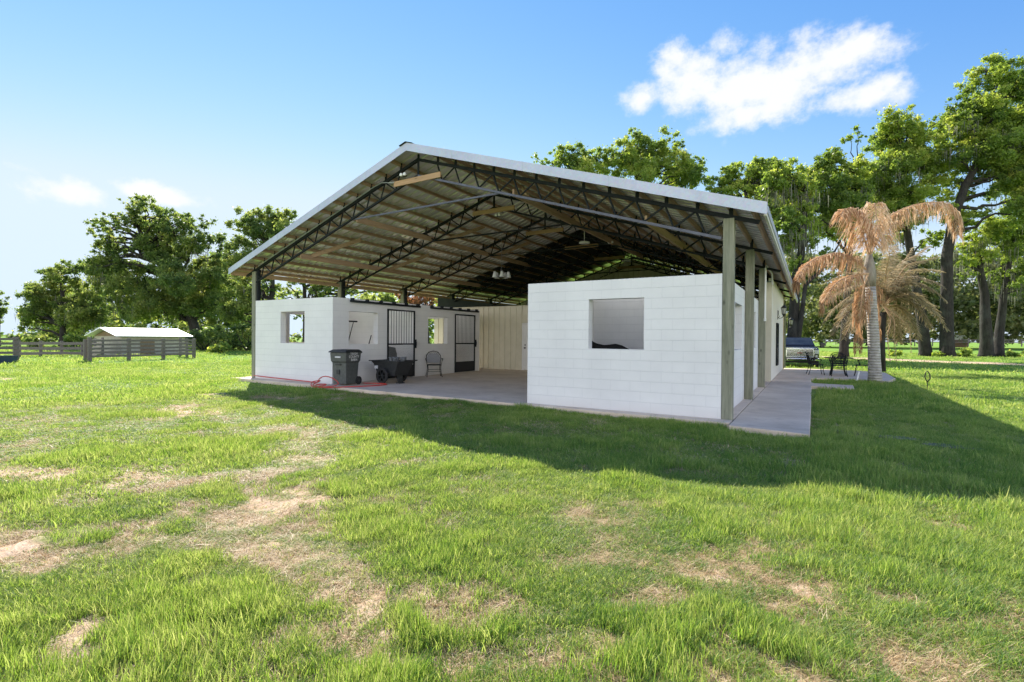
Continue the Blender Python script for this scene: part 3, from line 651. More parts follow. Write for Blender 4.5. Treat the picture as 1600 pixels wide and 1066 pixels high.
def lantern(x, y, z, lab, s=1.0):
    l = thing('wall_lantern', lab, 'wall lantern', (x, y, z), group='black carriage lanterns on the right side')
    p = lambda a, b: (x+.28*s, y, z)
    MB().lathe([(.02*s, -.22*s), (.09*s, -.16*s), (.12*s, .12*s), (.118*s, .125*s)], (x+.28*s, y, z), 8).build('lamp_glass', M_lamp, l)
    m = MB().lathe([(.15*s, .125*s), (.14*s, .15*s), (.07*s, .24*s), (.03*s, .28*s), (.012*s, .36*s), (.004*s, .40*s)], (x+.28*s, y, z), 8).lathe([(.03*s, -.30*s), (.05*s, -.24*s), (.095*s, -.165*s)], (x+.28*s, y, z), 8)
    for k in range(8):
        t = 2*PI*k/8; m.tube([(x+.28*s+.092*s*math.cos(t), y+.092*s*math.sin(t), z-.16*s), (x+.28*s+.122*s*math.cos(t), y+.122*s*math.sin(t), z+.13*s)], .007*s, 4)
    m.build('lamp_frame', M_bronze, l)
    MB().tube([(x, y, z-.28*s), (x+.08*s, y, z-.40*s), (x+.2*s, y, z-.36*s), (x+.28*s, y, z-.26*s)], .014*s, 6).tube([(x, y, z-.05*s), (x+.05*s, y, z-.0*s), (x+.04*s, y, z-.2*s), (x+.1*s, y, z-.33*s)], .01*s, 6).box(x-.005, x+.02, y-.06*s, y+.06*s, z-.45*s, z+.02*s).build('bracket', M_bronze, l)
lantern(-1.188, 23.4, 2.65, 'nearer black carriage lantern on the cream side wall', .8)
lantern(-1.19, 31.8, 2.45, 'farther black carriage lantern on the last post of the barn', .85)

# ------------------------------------------------------------------ bin, cart, chair, hose
bn = thing('trash_bin', 'black wheeled trash bin with white lettering at the stall corner', 'trash bin', (-11.98, 10.42, 0), R(8), local=True)
def loft(rects):
    vs = []; fs = []
    for (x0, x1, y0, y1, z) in rects: vs += [(x0,y0,z),(x1,y0,z),(x1,y1,z),(x0,y1,z)]
    n = len(rects)
    for i in range(n-1):
        for k in range(4): fs.append((i*4+k, i*4+(k+1)%4, i*4+4+(k+1)%4, i*4+4+k))
    fs += [(3,2,1,0), tuple(range(4*n-4, 4*n))]; return vs, fs
MB().add(*loft([(-.23,.23,-.24,.26,.04),(-.245,.245,-.26,.28,.45),(-.25,.25,-.27,.30,.66),(-.285,.285,-.31,.33,.72),(-.30,.30,-.33,.35,.97)])).build('bin_body', M_greyplast, bn, bevel=.02)
m = MB().add(*loft([(-.325,.325,-.37,.36,.972),(-.325,.325,-.37,.36,1.0),(-.27,.27,-.26,.30,1.055),(-.24,.24,-.22,.27,1.06)]))
m.build('lid', M_blackplast, bn, bevel=.012)
MB().tube([(-.22, .36, .93), (-.22, .47, .965), (.22, .47, .965), (.22, .36, .93)], .018, 8).build('handle', M_blackplast, bn)
for s in (-1, 1):
    w = MB().lathe([(.02, -.03), (.11, -.03), (.125, -.02), (.125, .02), (.11, .03), (.02, .03)], (s*.25, .29, .125), 20, 'x').build('wheel', M_rubber, bn, smooth=False)
    MB().lathe([(.05, -.034), (.05, .034)], (s*.25, .29, .125), 12, 'x').build('hub', M_blackplast, w)
MB().box(-.12, .08, -.296, -.272, .60, .64).box(-.09, .02, -.285, -.265, .33, .47).build('catch_bar', M_blackplast, bn)
MB().box(-.10, .10, -.338, -.325, .82, .86).build('label_plate', M_sticker, bn)
def text(name, body, mat, parent, loc, rot, size, al='CENTER'):
    c = bpy.data.curves.new(name, 'FONT'); c.body = body; c.size = size; c.extrude = .001; c.align_x = al; c.align_y = 'CENTER'; c.space_line = .85; c.materials.append(mat)
    o = bpy.data.objects.new(name+'_curve', c); COL.objects.link(o); me = bpy.data.meshes.new_from_object(o.evaluated_get(bpy.context.evaluated_depsgraph_get())); bpy.data.objects.remove(o)
    o = bpy.data.objects.new(name, me); COL.objects.link(o); o.parent = parent; o.location = loc; o.rotation_euler = rot; return o
text('lettering', 'TRASH\nCOUNTY\nBARN', M_white, bn, (.303, .02, .845), (R(90-3), 0, R(90)), .105)
ct = thing('dump_cart', 'black two wheeled dump cart loaded with tool heads in front of the first stall door', 'dump cart', (-11.33, 11.72, 0), R(180), local=True); ct.scale = (.94, 1, 1)
# local +x points to the nose (towards the wall)
tub = [(.62,.70),(.50,.60),(.36,.24),(-.36,.24),(-.60,.66),(-.62,.70)]
vs = []; 
for y, wfac in ((-1, 1), (1, 1)):
    for x, z in tub: hw = .28+.09*(z-.24)/.46; vs.append((x, y*hw, z))
n = len(tub)
fs = [(i, i+1, n+i+1, n+i) for i in range(n-1)]+[tuple(range(n)), tuple(range(2*n-1, n-1, -1))]
MB().add(vs, fs).build('tub', M_blackplast, ct, bevel=.015)
MB().beam((.66, -.38, .695), (.66, .38, .695), .07, .025).beam((-.62, -.39, .70), (.66, -.39, .70), .035, .03).beam((-.62, .39, .70), (.66, .39, .70), .035, .03).tube([(-.6, -.3, .7), (-.80, -.3, .72), (-.80, .3, .72), (-.6, .3, .7)], .018, 8).build('rim', M_blackplast, ct)
for s in (-1, 1):
    w = MB().lathe([(.17, -.035), (.235, -.04), (.25, -.02), (.25, .02), (.235, .04), (.17, .035), (.17, -.035)], (.02, s*.43, .25), 26, 'y').build('wheel', M_rubber, ct)
    m = MB().lathe([(.03, -.03), (.03, .03)], (.02, s*.43, .25), 12, 'y')
    for k in range(6): t = 2*PI*k/6; m.beam((.02, s*.43, .25), (.02+.19*math.cos(t), s*.43, .25+.19*math.sin(t)), .03, .025, (0, 1, 0))
    m.build('rim', M_blackplast, w)
    MB().lathe([(.016, -.05), (.02, .05)], (.02, s*.43, .25), 10, 'y').build('axle_cap', M_chrome, w)
MB().beam((-.32, 0, .25), (-.36, 0, .02), .2, .06).box(-.44, -.28, -.11, .11, 0, .03).build('leg', M_blackplast, ct)
MB().beam((.30, .347, .50), (.46, .352, .50), .004, .10, (0, 0, 1)).build('label_plate', M_sticker, ct)
MB().beam((.55, .36, .63), (.60, .372, .63), .006, .05).build('reflector', M_sticker, ct)
m = MB()
for i in range(7):
    x, y = random.uniform(-.45, .1), random.uniform(-.2, .2); m.tube([(x, y, .62), (x+random.uniform(-.05, .05), y, .76+random.uniform(0, .06)), (x+.06, y+.03, .80)], [.04, .05, .03], 7)
tl = m.build('tool_heads', M_manure, o=(0, 0, 0)); tl.location = (-11.33, 11.72, 0); tl.rotation_euler = (0, 0, R(180)); tag(tl, 'heap of grey tool heads poking out of the black dump cart', 'tools')

def patio_chair(name, label, loc, rotz, cat='chair', mesh=True, group=None, mat=M_steel):
    # local: faces +y, seat .44 high
    c = thing(name, label, cat, loc, rotz, group, local=True)
    MB().add(*loft([(-.25,.25,-.22,.25,.425),(-.26,.26,-.23,.26,.44),(-.25,.25,-.22,.25,.45)])).build('seat', mat, c, bevel=.008)
    f = MB().tube([(-.24, -.22, .44), (-.27, -.26, .62), (-.25, -.30, .78), (-.17, -.325, .89), (0, -.335, .93), (.17, -.325, .89), (.25, -.30, .78), (.27, -.26, .62), (.24, -.22, .44)], .014, 8)
    bk = f.build('backrest', mat, c, smooth=True)
    if mesh:
        vs = []; fs = []; NU, NV = 8, 7
        for j in range(NV+1):
            tv = j/NV; z = .50+.34*tv; hw = .25*math.sqrt(max(.05, 1-max(0, (tv-.45)/.62)**2)); y = -.24-.075*tv
            for i in range(NU+1): vs.append((-hw+2*hw*i/NU, y-.01, z))
        for j in range(NV):
            for i in range(NU): a = j*(NU+1)+i; fs.append((a, a+1, a+NU+2, a+NU+1))
        mm = MB().add(vs, fs).build('back_mesh', M_chairmesh, bk); sd = mm.modifiers.new('thick', 'SOLIDIFY'); sd.thickness = .006
        sc = MB()
        for i in range(5): x = -.16+.08*i; sc.tube([(x-.035, -.325, .855-.3*abs(x)**1.6), (x, -.327, .90-.6*abs(x)**1.8), (x+.035, -.325, .855-.3*abs(x)**1.6)], .006, 5)
        sc.build('scroll', mat, bk)
    else:
        g = MB()
        for i in range(-4, 5):
            x = i*.055
            for sgn in (-1, 1):
                zt = .90-1.1*x*x; g.beam((x, -.245, .52), (max(-.2, min(.2, x+sgn*.16)), -.32, max(.6, zt-.05)), .018, .012, (0, 1, 0))
        g.beam((-.25, -.235, .53), (.25, -.235, .53), .02, .03).build('lattice', mat, bk)
    for s in (-1, 1):
        MB().tube([(s*.265, -.25, .64), (s*.30, -.12, .66), (s*.31, .08, .655), (s*.305, .17, .64), (s*.30, .16, .60)], .014, 7).tube([(s*.29, .15, .63), (s*.27, .12, .52), (s*.25, .1, .44)], .011, 7).build('armrest', mat, c, smooth=True)
        MB().tube([(s*.235, .21, .43), (s*.225, .235, .3), (s*.245, .25, .15), (s*.275, .285, .0)], [.014, .013, .012, .016], 7).build('leg', mat, c, smooth=True)
        MB().tube([(s*.235, -.2, .43), (s*.225, -.22, .3), (s*.245, -.25, .15), (s*.275, -.30, .0)], [.014, .013, .012, .016], 7).build('leg', mat, c, smooth=True)
    MB().tube([(-.23, .235, .28), (.23, .235, .28)], .008, 6).tube([(-.23, .235, .20), (.23, .235, .20)], .007, 6).build('stretcher', mat, c)
    return c
patio_chair('bistro_chair', 'grey bistro chair with arched mesh back against the stall wall', (-11.88, 14.42, 0), R(-136), group=None)
GRP = 'black cast patio chairs round the table'
pc = patio_chair('patio_chair', 'black patio chair nearest the barn wall, seen side on', (.18, 24.95, 0), R(-80), mesh=False, group=GRP)
dup(pc, (.98, 24.35, 0), R(4), 'black patio chair with its lattice back to the lawn, in front of the table')
dup(pc, (1.85, 25.2, 0), R(84), 'black patio chair half hidden by the ringed palm trunk')
dup(pc, (1.0, 26.1, 0), R(178), 'black patio chair on the far side of the table')
tb = thing('patio_table', 'round black metal patio table between the black chairs', 'table', (1.0, 25.2, 0), local=True)
MB().lathe([(.50, .70), (.53, .705), (.53, .725), (.50, .735), (.02, .735)], (0,0,0), 28).build('tabletop', M_steel, tb)
for i in range(4):
    t = PI/4+PI/2*i; c, s = math.cos(t), math.sin(t); MB().tube([(c*.34, s*.34, .7), (c*.28, s*.28, .45), (c*.3, s*.3, .2), (c*.40, s*.40, .0)], .02, 8).build('leg', M_steel, tb)
# hose: along the foot of the wall, then loose coils by the bin
pts = [(-16.45, 10.25, .10), (-15.5, 10.27, .07), (-14.3, 10.27, .045), (-13.4, 10.25, .035), (-12.9, 10.15, .03)]
def arc(cx, cy, r, a0, a1, n, z0, z1, sq=1.0, zr=0): return [(cx+r*math.cos(R(a0+(a1-a0)*i/n)), cy+sq*r*math.sin(R(a0+(a1-a0)*i/n)), z0+(z1-z0)*i/n+zr*math.sin(PI*i/n)) for i in range(n+1)]
pts += [(-12.75, 10.02, .06), (-12.55, 9.92, .17), (-12.3, 9.85, .28), (-12.0, 9.84, .29), (-11.7, 9.86, .19), (-11.55, 9.86, .08), (-11.7, 9.72, .02), (-12.1, 9.62, -.02), (-12.5, 9.65, .0)]+arc(-12.42, 9.72, .13, 180, -150, 12, .03, .08, .9, .10)+[(-12.45, 9.55, .02), (-12.2, 9.5, -.03)]+arc(-12.15, 9.66, .2, -90, 200, 10, .0, .02, .7, .05)+[(-12.1, 9.5, -.02), (-11.6, 9.62, .0), (-11.3, 9.85, .025), (-10.9, 10.5, .02), (-10.85, 11.0, .02), (-11.05, 11.25, .02), (-11.5, 11.1, .022), (-11.9, 10.95, .02)]
hs = MB().tube(pts, .017, 8).build('garden_hose', M_hose, smooth=True, o=(-12.3, 10, 0)); tag(hs, 'red garden hose lying along the stall wall and coiled by the trash bin', 'hose')
sd = hs.modifiers.new('sub', 'SUBSURF'); sd.levels = sd.render_levels = 1

# ------------------------------------------------------------------ pickup truck (front towards the camera)
tp = at(1249.5, 572.5, 30); fw = Vector((-tp[0], -tp[1], 0)).normalized(); ang = math.atan2(fw.y, fw.x)+PI/2
tk = thing('pickup_truck', 'black pickup truck with a big chrome grille parked beyond the end of the barn', 'pickup truck', (tp[0], tp[1], float(gz(tp[0], tp[1]))+.02), ang+R(3), local=True)
tk.scale = (1.04, 1, .93)
# local: front at y=0 facing -y, x across
def loftx(secs, mat, name, bev=.03, parent=tk):
    return MB().add(*loft2(secs)).build(name, mat, parent, bevel=bev)
def loft2(secs):
    vs = []; fs = []
    for y, pts_ in secs:
        for x, z in pts_: vs.append((x, y, z))
    n = len(secs[0][1])
    for i in range(len(secs)-1):
        for k in range(n): fs.append((i*n+k, i*n+(k+1)%n, (i+1)*n+(k+1)%n, (i+1)*n+k))
    fs += [tuple(range(n)), tuple(range(len(vs)-1, len(vs)-n-1, -1))]; return vs, fs
def sec(y, hw, z0, z1, ins=.06): return (y, [(-hw, z0), (hw, z0), (hw+.0, (z0+z1)/2), (hw-ins*.4, z1-.1), (hw-ins*2, z1), (-hw+ins*2, z1), (-hw+ins*.4, z1-.1), (-hw, (z0+z1)/2)])
body = loftx([sec(.10, .92, .52, 1.20), sec(.30, .98, .48, 1.30), sec(1.3, 1.01, .45, 1.36), sec(1.7, 1.01, .45, 1.38), sec(5.8, 1.0, .5, 1.36)], M_carpaint, 'body', .04)
loftx([(1.55, [(-.86, 1.36), (.86, 1.36), (.86, 1.40), (-.86, 1.40)]), (2.3, [(-.80, 1.36), (.80, 1.36), (.70, 1.93), (-.70, 1.93)]), (4.0, [(-.80, 1.36), (.80, 1.36), (.70, 1.94), (-.70, 1.94)]), (4.35, [(-.82, 1.36), (.82, 1.36), (.74, 1.80), (-.74, 1.80)])], M_carpaint, 'cab', .03)
a, b = Vector((0, 1.575, 1.385)), Vector((0, 2.26, 1.895)); nn = Vector((0, -(b-a).z, (b-a).y)).normalized()*.012
ws = MB().add([(-.80, a.y+nn.y*2, a.z+nn.z*2), (.80, a.y+nn.y*2, a.z+nn.z*2), (.66, b.y+nn.y*2, b.z+nn.z*2), (-.66, b.y+nn.y*2, b.z+nn.z*2)], [(0,1,2,3)]).build('windscreen', M_autoglass, tk)
MB().beam((-.5, 1.57, 1.40), (.05, 1.62, 1.43), .02, .02).beam((.0, 1.57, 1.40), (.55, 1.62, 1.43), .02, .02).build('wiper', M_rubber, ws)
g = MB().box(-.70, .70, .03, .10, 1.14, 1.22).box(-.70, .70, .03, .10, .66, .72).box(-.72, -.63, .03, .10, .72, 1.14).box(.63, .72, .03, .10, .72, 1.14)
gr = g.build('grille', M_chrome, tk, bevel=.015)
m = MB()
for i in range(5): z = .775+.08*i; m.box(-.62, .62, .05, .095, z-.014, z+.018)
m.build('grille_bars', M_chrome, gr); MB().box(-.63, .63, .085, .12, .72, 1.14).build('grille_backing', M_steel, gr)
text('emblem', 'GMC', M_red, gr, (0, .028, .93), (R(90), 0, 0), .13)
MB().box(-.86, .86, .05, .22, 1.225, 1.265).build('hood_lip', M_chrome, tk, bevel=.01)
for s in (-1, 1):
    MB().add(*loft2([(.08, [(s*.74, .88), (s*.90, .88), (s*.93, 1.14), (s*.74, 1.16)]), (.16, [(s*.74, .88), (s*.95, .88), (s*.97, 1.14), (s*.74, 1.16)])])).build('headlight', M_headlight, tk, bevel=.01)
    MB().add(*loft2([(.09, [(s*.78, .66), (s*.88, .66), (s*.88, .82), (s*.78, .82)]), (.14, [(s*.78, .66), (s*.88, .66), (s*.88, .82), (s*.78, .82)])])).build('fog_light', M_headlight, tk)
    mi = MB().box(s*1.12, s*1.36, 1.72, 1.80, 1.26, 1.60).build('mirror', M_carpaint, tk, bevel=.03)
    MB().beam((s*.93, 1.78, 1.32), (s*1.14, 1.78, 1.36), .05, .06).build('mirror_arm', M_carpaint, mi)
    for y in (1.0, 4.7):
        w = MB().lathe([(.23, -.13), (.36, -.13), (.40, -.10), (.40, .10), (.36, .13), (.23, .13)], (s*.86, y, .40), 26, 'x').build('wheel', M_rubber, tk)
        MB().lathe([(.05, -.12), (.22, -.12), (.235, -.10), (.235, .12), (.1, .125)], (s*.86, y, .40), 18, 'x').build('rim', M_chrome, w)
bp = MB().add(*loft2([(-.04, [(-.80, .44), (.80, .44), (.86, .60), (-.86, .60)]), (.12, [(-.98, .42), (.98, .42), (.99, .62), (-.99, .62)])])).build('bumper', M_chrome, tk, bevel=.03)
MB().box(-.62, .62, -.06, -.03, .47, .535).build('bumper_opening', M_steel, bp, bevel=.02)
for s in (-1, 1): MB().lathe([(.05, -.075), (.06, -.05)], (s*.70, 0, .52), 12, 'y').build('tow_hook', M_steel, bp)
MB().box(-.80, .80, .05, .15, .30, .42).build('air_dam', M_rubber, tk)

# ------------------------------------------------------------------ foliage engine
def leaves_mesh(name, C, Rd, n_per, size, mat, parent, flat=.6, tintb=None, up_bias=.35, aspect=.55):
    """leaf-sized quads scattered in clumps: C (k,3) centres, Rd (k,) radii"""
    k = len(C); n_per = np.maximum(8, np.asarray(n_per*np.ones(k), int)); idx = np.repeat(np.arange(k), n_per); N = len(idx)
    d = rng.normal(size=(N, 3)); d /= np.linalg.norm(d, axis=1)[:, None]; rr = np.abs(rng.normal(size=N))*.5+.15
    P = C[idx]+d*(rr*Rd[idx])[:, None]*np.array([1, 1, flat])
    nv = rng.normal(size=(N, 3))+np.array([0, 0, up_bias])+d*.5; nv /= np.linalg.norm(nv, axis=1)[:, None]
    a = np.cross(nv, rng.normal(size=(N, 3))); a /= np.linalg.norm(a, axis=1)[:, None]; b = np.cross(nv, a)
    s = size*(.6+.8*rng.random(N)); L = (a*s[:, None]*.5); Wd = b*(s*aspect*.5)[:, None]
    V = np.stack([P-L, P+Wd*(.8+.4*rng.random(N))[:, None]+nv*(s*.08)[:, None], P+L, P-Wd+nv*(s*.08)[:, None]], 1).reshape(-1, 3)
    tb = (rng.random(k) if tintb is None else tintb)
    T = np.clip(tb[idx]*.7+.3*rng.random(N)+(d[:, 2]*rr)*.12, 0, 1)
    org = np.array(ORG.get(parent.name, (0,0,0))) if parent else np.zeros(3)
    me = bpy.data.meshes.new(name); me.vertices.add(4*N); me.vertices.foreach_set('co', (V-org).astype(np.float32).ravel())
    fill_faces(me, np.arange(4*N).reshape(N, 4))
    t = me.attributes.new('tint', 'FLOAT', 'POINT'); t.data.foreach_set('value', np.repeat(T, 4).astype(np.float32))
    me.materials.append(mat); o = bpy.data.objects.new(name, me); COL.objects.link(o)
    if parent: o.parent = parent
    return o
def curve(p0, p1, n=6, sag=0.0, jit=0.0):
    p0 = np.array(p0, float); p1 = np.array(p1, float); out = []; L = np.linalg.norm(p1-p0)
    for i in range(n+1):
        t = i/n; p = p0*(1-t)+p1*t; p[2] += sag*L*4*t*(1-t)
        if 0 < i < n: p += rng.normal(size=3)*jit*L
        out.append(p)
    return out
def tree(name, label, d, trunk, r0, blobs, leafmat=None, leaf=.34, dens=1.0, group=None, moss=0, spread=.5, subr=.85, cat='tree', trunk2=None, bark=None, sub_n=13, limb=True, gaps=.06, fill=1.2):
    leaf *= .66; subr *= (1.25 if leafmat is M_leaf_l else 1.1); leafmat = leafmat or M_leaf_r; bark = bark or M_bark
    base = at(*trunk[0], d); base[2] = float(gz(base[0], base[1]))-.05
    t = thing(name, label, cat, tuple(base), group=group)
    mpp = d/F; W_ = np.array([0.0])
    def path(tr, rr):
        P = [at(u, v, d+(0 if i == 0 else rng.normal()*.25)) for i, (u, v) in enumerate(tr)]; P[0][2] = float(gz(P[0][0], P[0][1]))-.05
        Q = [];
        for i in range(len(P)-1):
            for q in (0, .5): Q.append(P[i]*(1-q)+P[i+1]*q+(rng.normal(size=3)*.06*rr if i+q > 0 else 0))
        Q.append(P[-1]); m = len(Q); rads = [rr*(1.35 if i == 0 else (1.0-.72*i/(m-1))) for i in range(m)]
        Q.insert(1, Q[0]*.75+Q[1]*.25); rads.insert(1, rr*1.08); return Q, rads
    paths = [path(trunk, r0)]+([path(trunk2[0], trunk2[1])] if trunk2 else [])
    mb = MB()
    for Q, rads in paths: mb.tube(Q, rads, 12)
    nb0 = len(blobs); ext = []
    for _ in range(int(nb0*fill)):
        i = rng.integers(nb0); ds = sorted(range(nb0), key=lambda j: (blobs[j][0]-blobs[i][0])**2+(blobs[j][1]-blobs[i][1])**2); j = ds[int(rng.integers(1, min(6, nb0)))]; q = rng.uniform(.3, .7)
        ext.append((blobs[i][0]*(1-q)+blobs[j][0]*q+rng.normal()*3, blobs[i][1]*(1-q)+blobs[j][1]*q+2+rng.normal()*3, min(blobs[i][2], blobs[j][2])*rng.uniform(.8, 1.1)))
    blobs = list(blobs)+ext
    us = [b[0] for b in blobs]; wid = (max(us)-min(us))*mpp*spread*.5
    C = []; RR = []; lm = MB(); tints = []; mossP = []
    for (u, v, rp) in blobs:
        c = at(u, v, d+rng.normal()*wid*.55); r = rp*mpp; bt = rng.random()
        if limb:
            best = None
            for Q, rads in paths:
                for q, rad in zip(Q[2:], rads[2:]):
                    s = np.linalg.norm(c-q)+(3 if q[2] > c[2]-.3 else 0)
                    if best is None or s < best[0]: best = (s, q, rad)
            q, rad = best[1], best[2]; r1 = min(rad*.62, .05+.028*np.linalg.norm(c-q)); cv = curve(q, c, 6, .06, .035)
            lm.tube(cv, [r1*(1-.75*i/6) for i in range(7)], 6)
        k = max(5, int(sub_n*1.9*(rp/22)**1.2))
        dd_ = rng.normal(size=(k, 3)); dd_ /= np.linalg.norm(dd_, axis=1)[:, None]
        for j in range(k):
            pc_ = c+dd_[j]*r*(.3+.95*rng.random()**.6)*np.array([1, 1, .85]); rc = r*subr*(.22+.42*rng.random()**1.5)
            if rng.random() < gaps: continue
            C.append(pc_); RR.append(rc); tints.append(np.clip(bt*.6+.4*rng.random(), 0, 1))
            if limb and j % 3 == 0: lm.tube(curve(c, pc_, 3, .05, .05), [.05*r*.5, .03*r*.5, .02*r*.5, .008], 4)
            if moss and rng.random() < moss*.3: mossP.append(pc_-np.array([0, 0, rc*.5]))
    mb.build('trunk', bark, t, smooth=True)
    if limb: lm.build('limbs', bark, t, smooth=True)
    C = np.array(C); RR = np.array(RR)
    n_per = np.maximum(12, dens*2.5*RR**2*3.14/(leaf*leaf*.55*.5)).astype(int)
    leaves_mesh('crown', C, RR, n_per, leaf, leafmat, t, .8, np.array(tints))
    if mossP: zz = np.median(C[:, 2])+1; mossP = [q for q in mossP if q[2] < zz]
    if mossP: moss_mesh(np.array(mossP), t)
    return t
def moss_mesh(P, parent, L0=1.0, nper=22):
    V = []; T = []
    for p in P:
        for i in range(nper):
            q = p+rng.normal(size=3)*np.array([.6, .6, .25]); L = L0*(.35+rng.random()); w = .015+.035*rng.random(); a = rng.random()*PI; dx, dy = math.cos(a)*w, math.sin(a)*w
            V += [q+[-dx, -dy, 0], q+[dx, dy, 0], q+[dx*.2, dy*.2, -L], q+[-dx*.2, -dy*.2, -L]]; T += [rng.random()]*4
    V = np.array(V)-np.array(ORG[parent.name]); me = bpy.data.meshes.new('spanish_moss'); me.vertices.add(len(V)); me.vertices.foreach_set('co', V.astype(np.float32).ravel()); fill_faces(me, np.arange(len(V)).reshape(-1, 4))
    t = me.attributes.new('tint', 'FLOAT', 'POINT'); t.data.foreach_set('value', np.array(T, np.float32)); me.materials.append(M_moss)
    o = bpy.data.objects.new('spanish_moss', me); COL.objects.link(o); o.parent = parent; o['kind'] = 'stuff'; return o
GR = 'live oaks behind the barn on the right'; GL = 'dark oaks along the left pasture'
tree('oak_tree', 'tall spreading live oak with a thick dark trunk, highest crown in view at right', 54, [(1480,557),(1479,470),(1480,400),(1490,340),(1508,290),(1530,250),(1545,190),(1552,130)], .62,
     [(1540,112,20),(1562,98,14),(1580,140,24),(1600,118,18),(1605,150,22),(1525,150,18),(1500,138,10),(1494,165,14),(1545,165,22),(1515,185,20),(1560,190,26),(1595,190,28),(1530,215,22),(1500,222,16),(1570,230,28),(1600,240,30),(1515,248,20),(1490,262,18),(1545,262,22),(1500,300,16),(1580,275,24),(1610,290,26),(1560,300,18),(1470,330,18),(1520,335,16),(1595,330,22),(1500,350,14)], leaf=.36, dens=.85, group=GR, moss=.22, gaps=.1)
tree('oak_tree', 'live oak with leaning trunk just left of the thickest right hand trunk', 56, [(1447,557),(1440,500),(1428,430),(1416,360),(1408,300),(1404,240)], .58,
     [(1405,190,20),(1385,205,17),(1428,198,14),(1375,225,20),(1412,228,20),(1475,186,20),(1466,212,18),(1450,235,17),(1395,258,24),(1430,262,22),(1362,255,18),(1465,262,22),(1350,285,24),(1388,295,26),(1425,300,24),(1455,295,22),(1370,325,20),(1405,335,18),(1335,300,18),(1440,330,18),(1450,372,16),(1400,372,14)], leaf=.36, dens=.95, group=GR, moss=.25)
tree('oak_tree', 'slim live oak directly behind the orange dead palm', 52, [(1318,558),(1322,480),(1328,400),(1335,320),(1336,270)], .42,
     [(1340,210,11),(1328,218,9),(1290,246,15),(1275,262,18),(1305,258,16),(1260,285,18),(1295,290,24),(1325,280,22),(1345,262,18),(1275,320,22),(1310,325,24),(1345,315,22),(1255,345,20),(1290,358,20),(1330,362,18),(1240,310,16)], leaf=.36, dens=1.0, group=GR, moss=.2)
tree('oak_tree', 'live oak with forking dark trunk behind the pickup truck', 42, [(1238,560),(1240,500),(1243,440),(1252,390),(1258,340),(1262,300)], .5,
     [(1226,262,14),(1212,272,15),(1240,280,18),(1205,295,18),(1232,308,20),(1258,300,16),(1200,325,18),(1225,345,20),(1255,335,18),(1268,372,14),(1238,385,15),(1292,392,10),(1250,420,12)], leaf=.33, dens=1.0, group=GR, moss=.45, trunk2=([(1244,470),(1258,446),(1280,425),(1298,404),(1312,380)], .2))
tree('oak_tree', 'yellow green oak whose crown tops the middle of the barn roof', 56, [(985,560),(985,450),(990,350),(995,280)], .6,
     [(990,212,13),(975,228,15),(1000,225,15),(985,250,22),(1040,222,17),(1055,232,15),(1025,238,18),(1065,255,20),(1085,262,16),(1095,280,16),(1035,262,22),(1005,275,24),(965,265,20),(1060,285,20),(955,245,14),(960,330,26),(1010,340,28),(1050,345,26),(985,385,26),(1035,400,24),(940,380,22),(1075,390,20)], leaf=.36, dens=1.05, group=GR)
tree('oak_tree', 'bright leaved oak showing above the roof just right of the ridge', 58, [(895,560),(895,450),(895,330),(893,290)], .5,
     [(838,250,8),(850,256,8),(875,243,14),(898,240,14),(915,248,14),(935,240,13),(888,258,16),(920,268,18),(945,260,14),(865,262,12),(900,280,20),(870,310,20),(920,320,22),(890,350,22),(860,370,18),(925,375,20)], leaf=.36, dens=1.05, group=GR)
tree('oak_tree', 'round topped oak above the right hand eave of the barn', 52, [(1168,560),(1168,450),(1168,340),(1165,300)], .5,
     [(1140,268,13),(1150,262,11),(1128,282,13),(1180,262,14),(1200,258,15),(1215,262,12),(1165,278,16),(1190,285,18),(1145,295,18),(1120,302,14),(1180,310,20),(1210,300,16),(1215,330,18),(1150,345,20),(1185,355,20),(1130,370,18),(1165,395,18)], leaf=.35, dens=1.0, group=GR)
tree('oak_tree', 'twin trunked oak draped with moss at the right edge', 56, [(1541,558),(1540,510),(1538,460),(1528,405),(1520,370)], .62,
     [(1518,382,17),(1545,360,18),(1572,352,18),(1600,345,20),(1505,402,14),(1535,402,18),(1565,392,18),(1595,385,20),(1548,428,15),(1580,425,16),(1605,420,18),(1512,425,11),(1570,455,10),(1600,455,14)], leaf=.34, dens=.95, group=GR, moss=.55, trunk2=([(1560,558),(1562,510),(1568,460),(1576,415),(1582,380)], .5))
tree('oak_tree', 'oak at the far right rim of the lawn, partly out of the frame', 60, [(1668,560),(1665,470),(1655,380),(1640,300)], .6,
     [(1630,250,26),(1650,200,28),(1625,320,24),(1660,290,30),(1635,380,26),(1670,350,30),(1640,430,24),(1625,170,18)], leaf=.4, dens=.9, group=GR, moss=.3)
tree('oak_tree', 'leaning dark oak, tallest of the trees along the left pasture', 60, [(312,557),(300,500),(283,455),(262,425),(238,400),(222,370),(212,345)], .6,
     [(200,318,10),(218,312,9),(235,320,12),(255,333,12),(180,338,10),(150,345,9),(140,358,8),(162,368,11),(190,352,14),(215,345,14),(240,350,15),(272,342,11),(290,338,10),(270,362,15),(300,356,14),(325,345,11),(210,378,16),(245,380,16),(185,388,14),(158,392,12),(280,388,16),(310,382,15),(335,372,14),(150,415,16),(180,420,17),(215,415,15),(250,412,17),(290,418,17),(322,412,16),(345,398,15),(165,448,18),(200,450,18),(238,448,17),(275,452,18),(312,448,18),(342,440,16),(180,480,18),(222,482,18),(262,485,18),(300,482,18),(335,475,17)], M_leaf_l, leaf=.36, dens=.9, group=GL, moss=.12, gaps=.06, sub_n=12, fill=1.8)
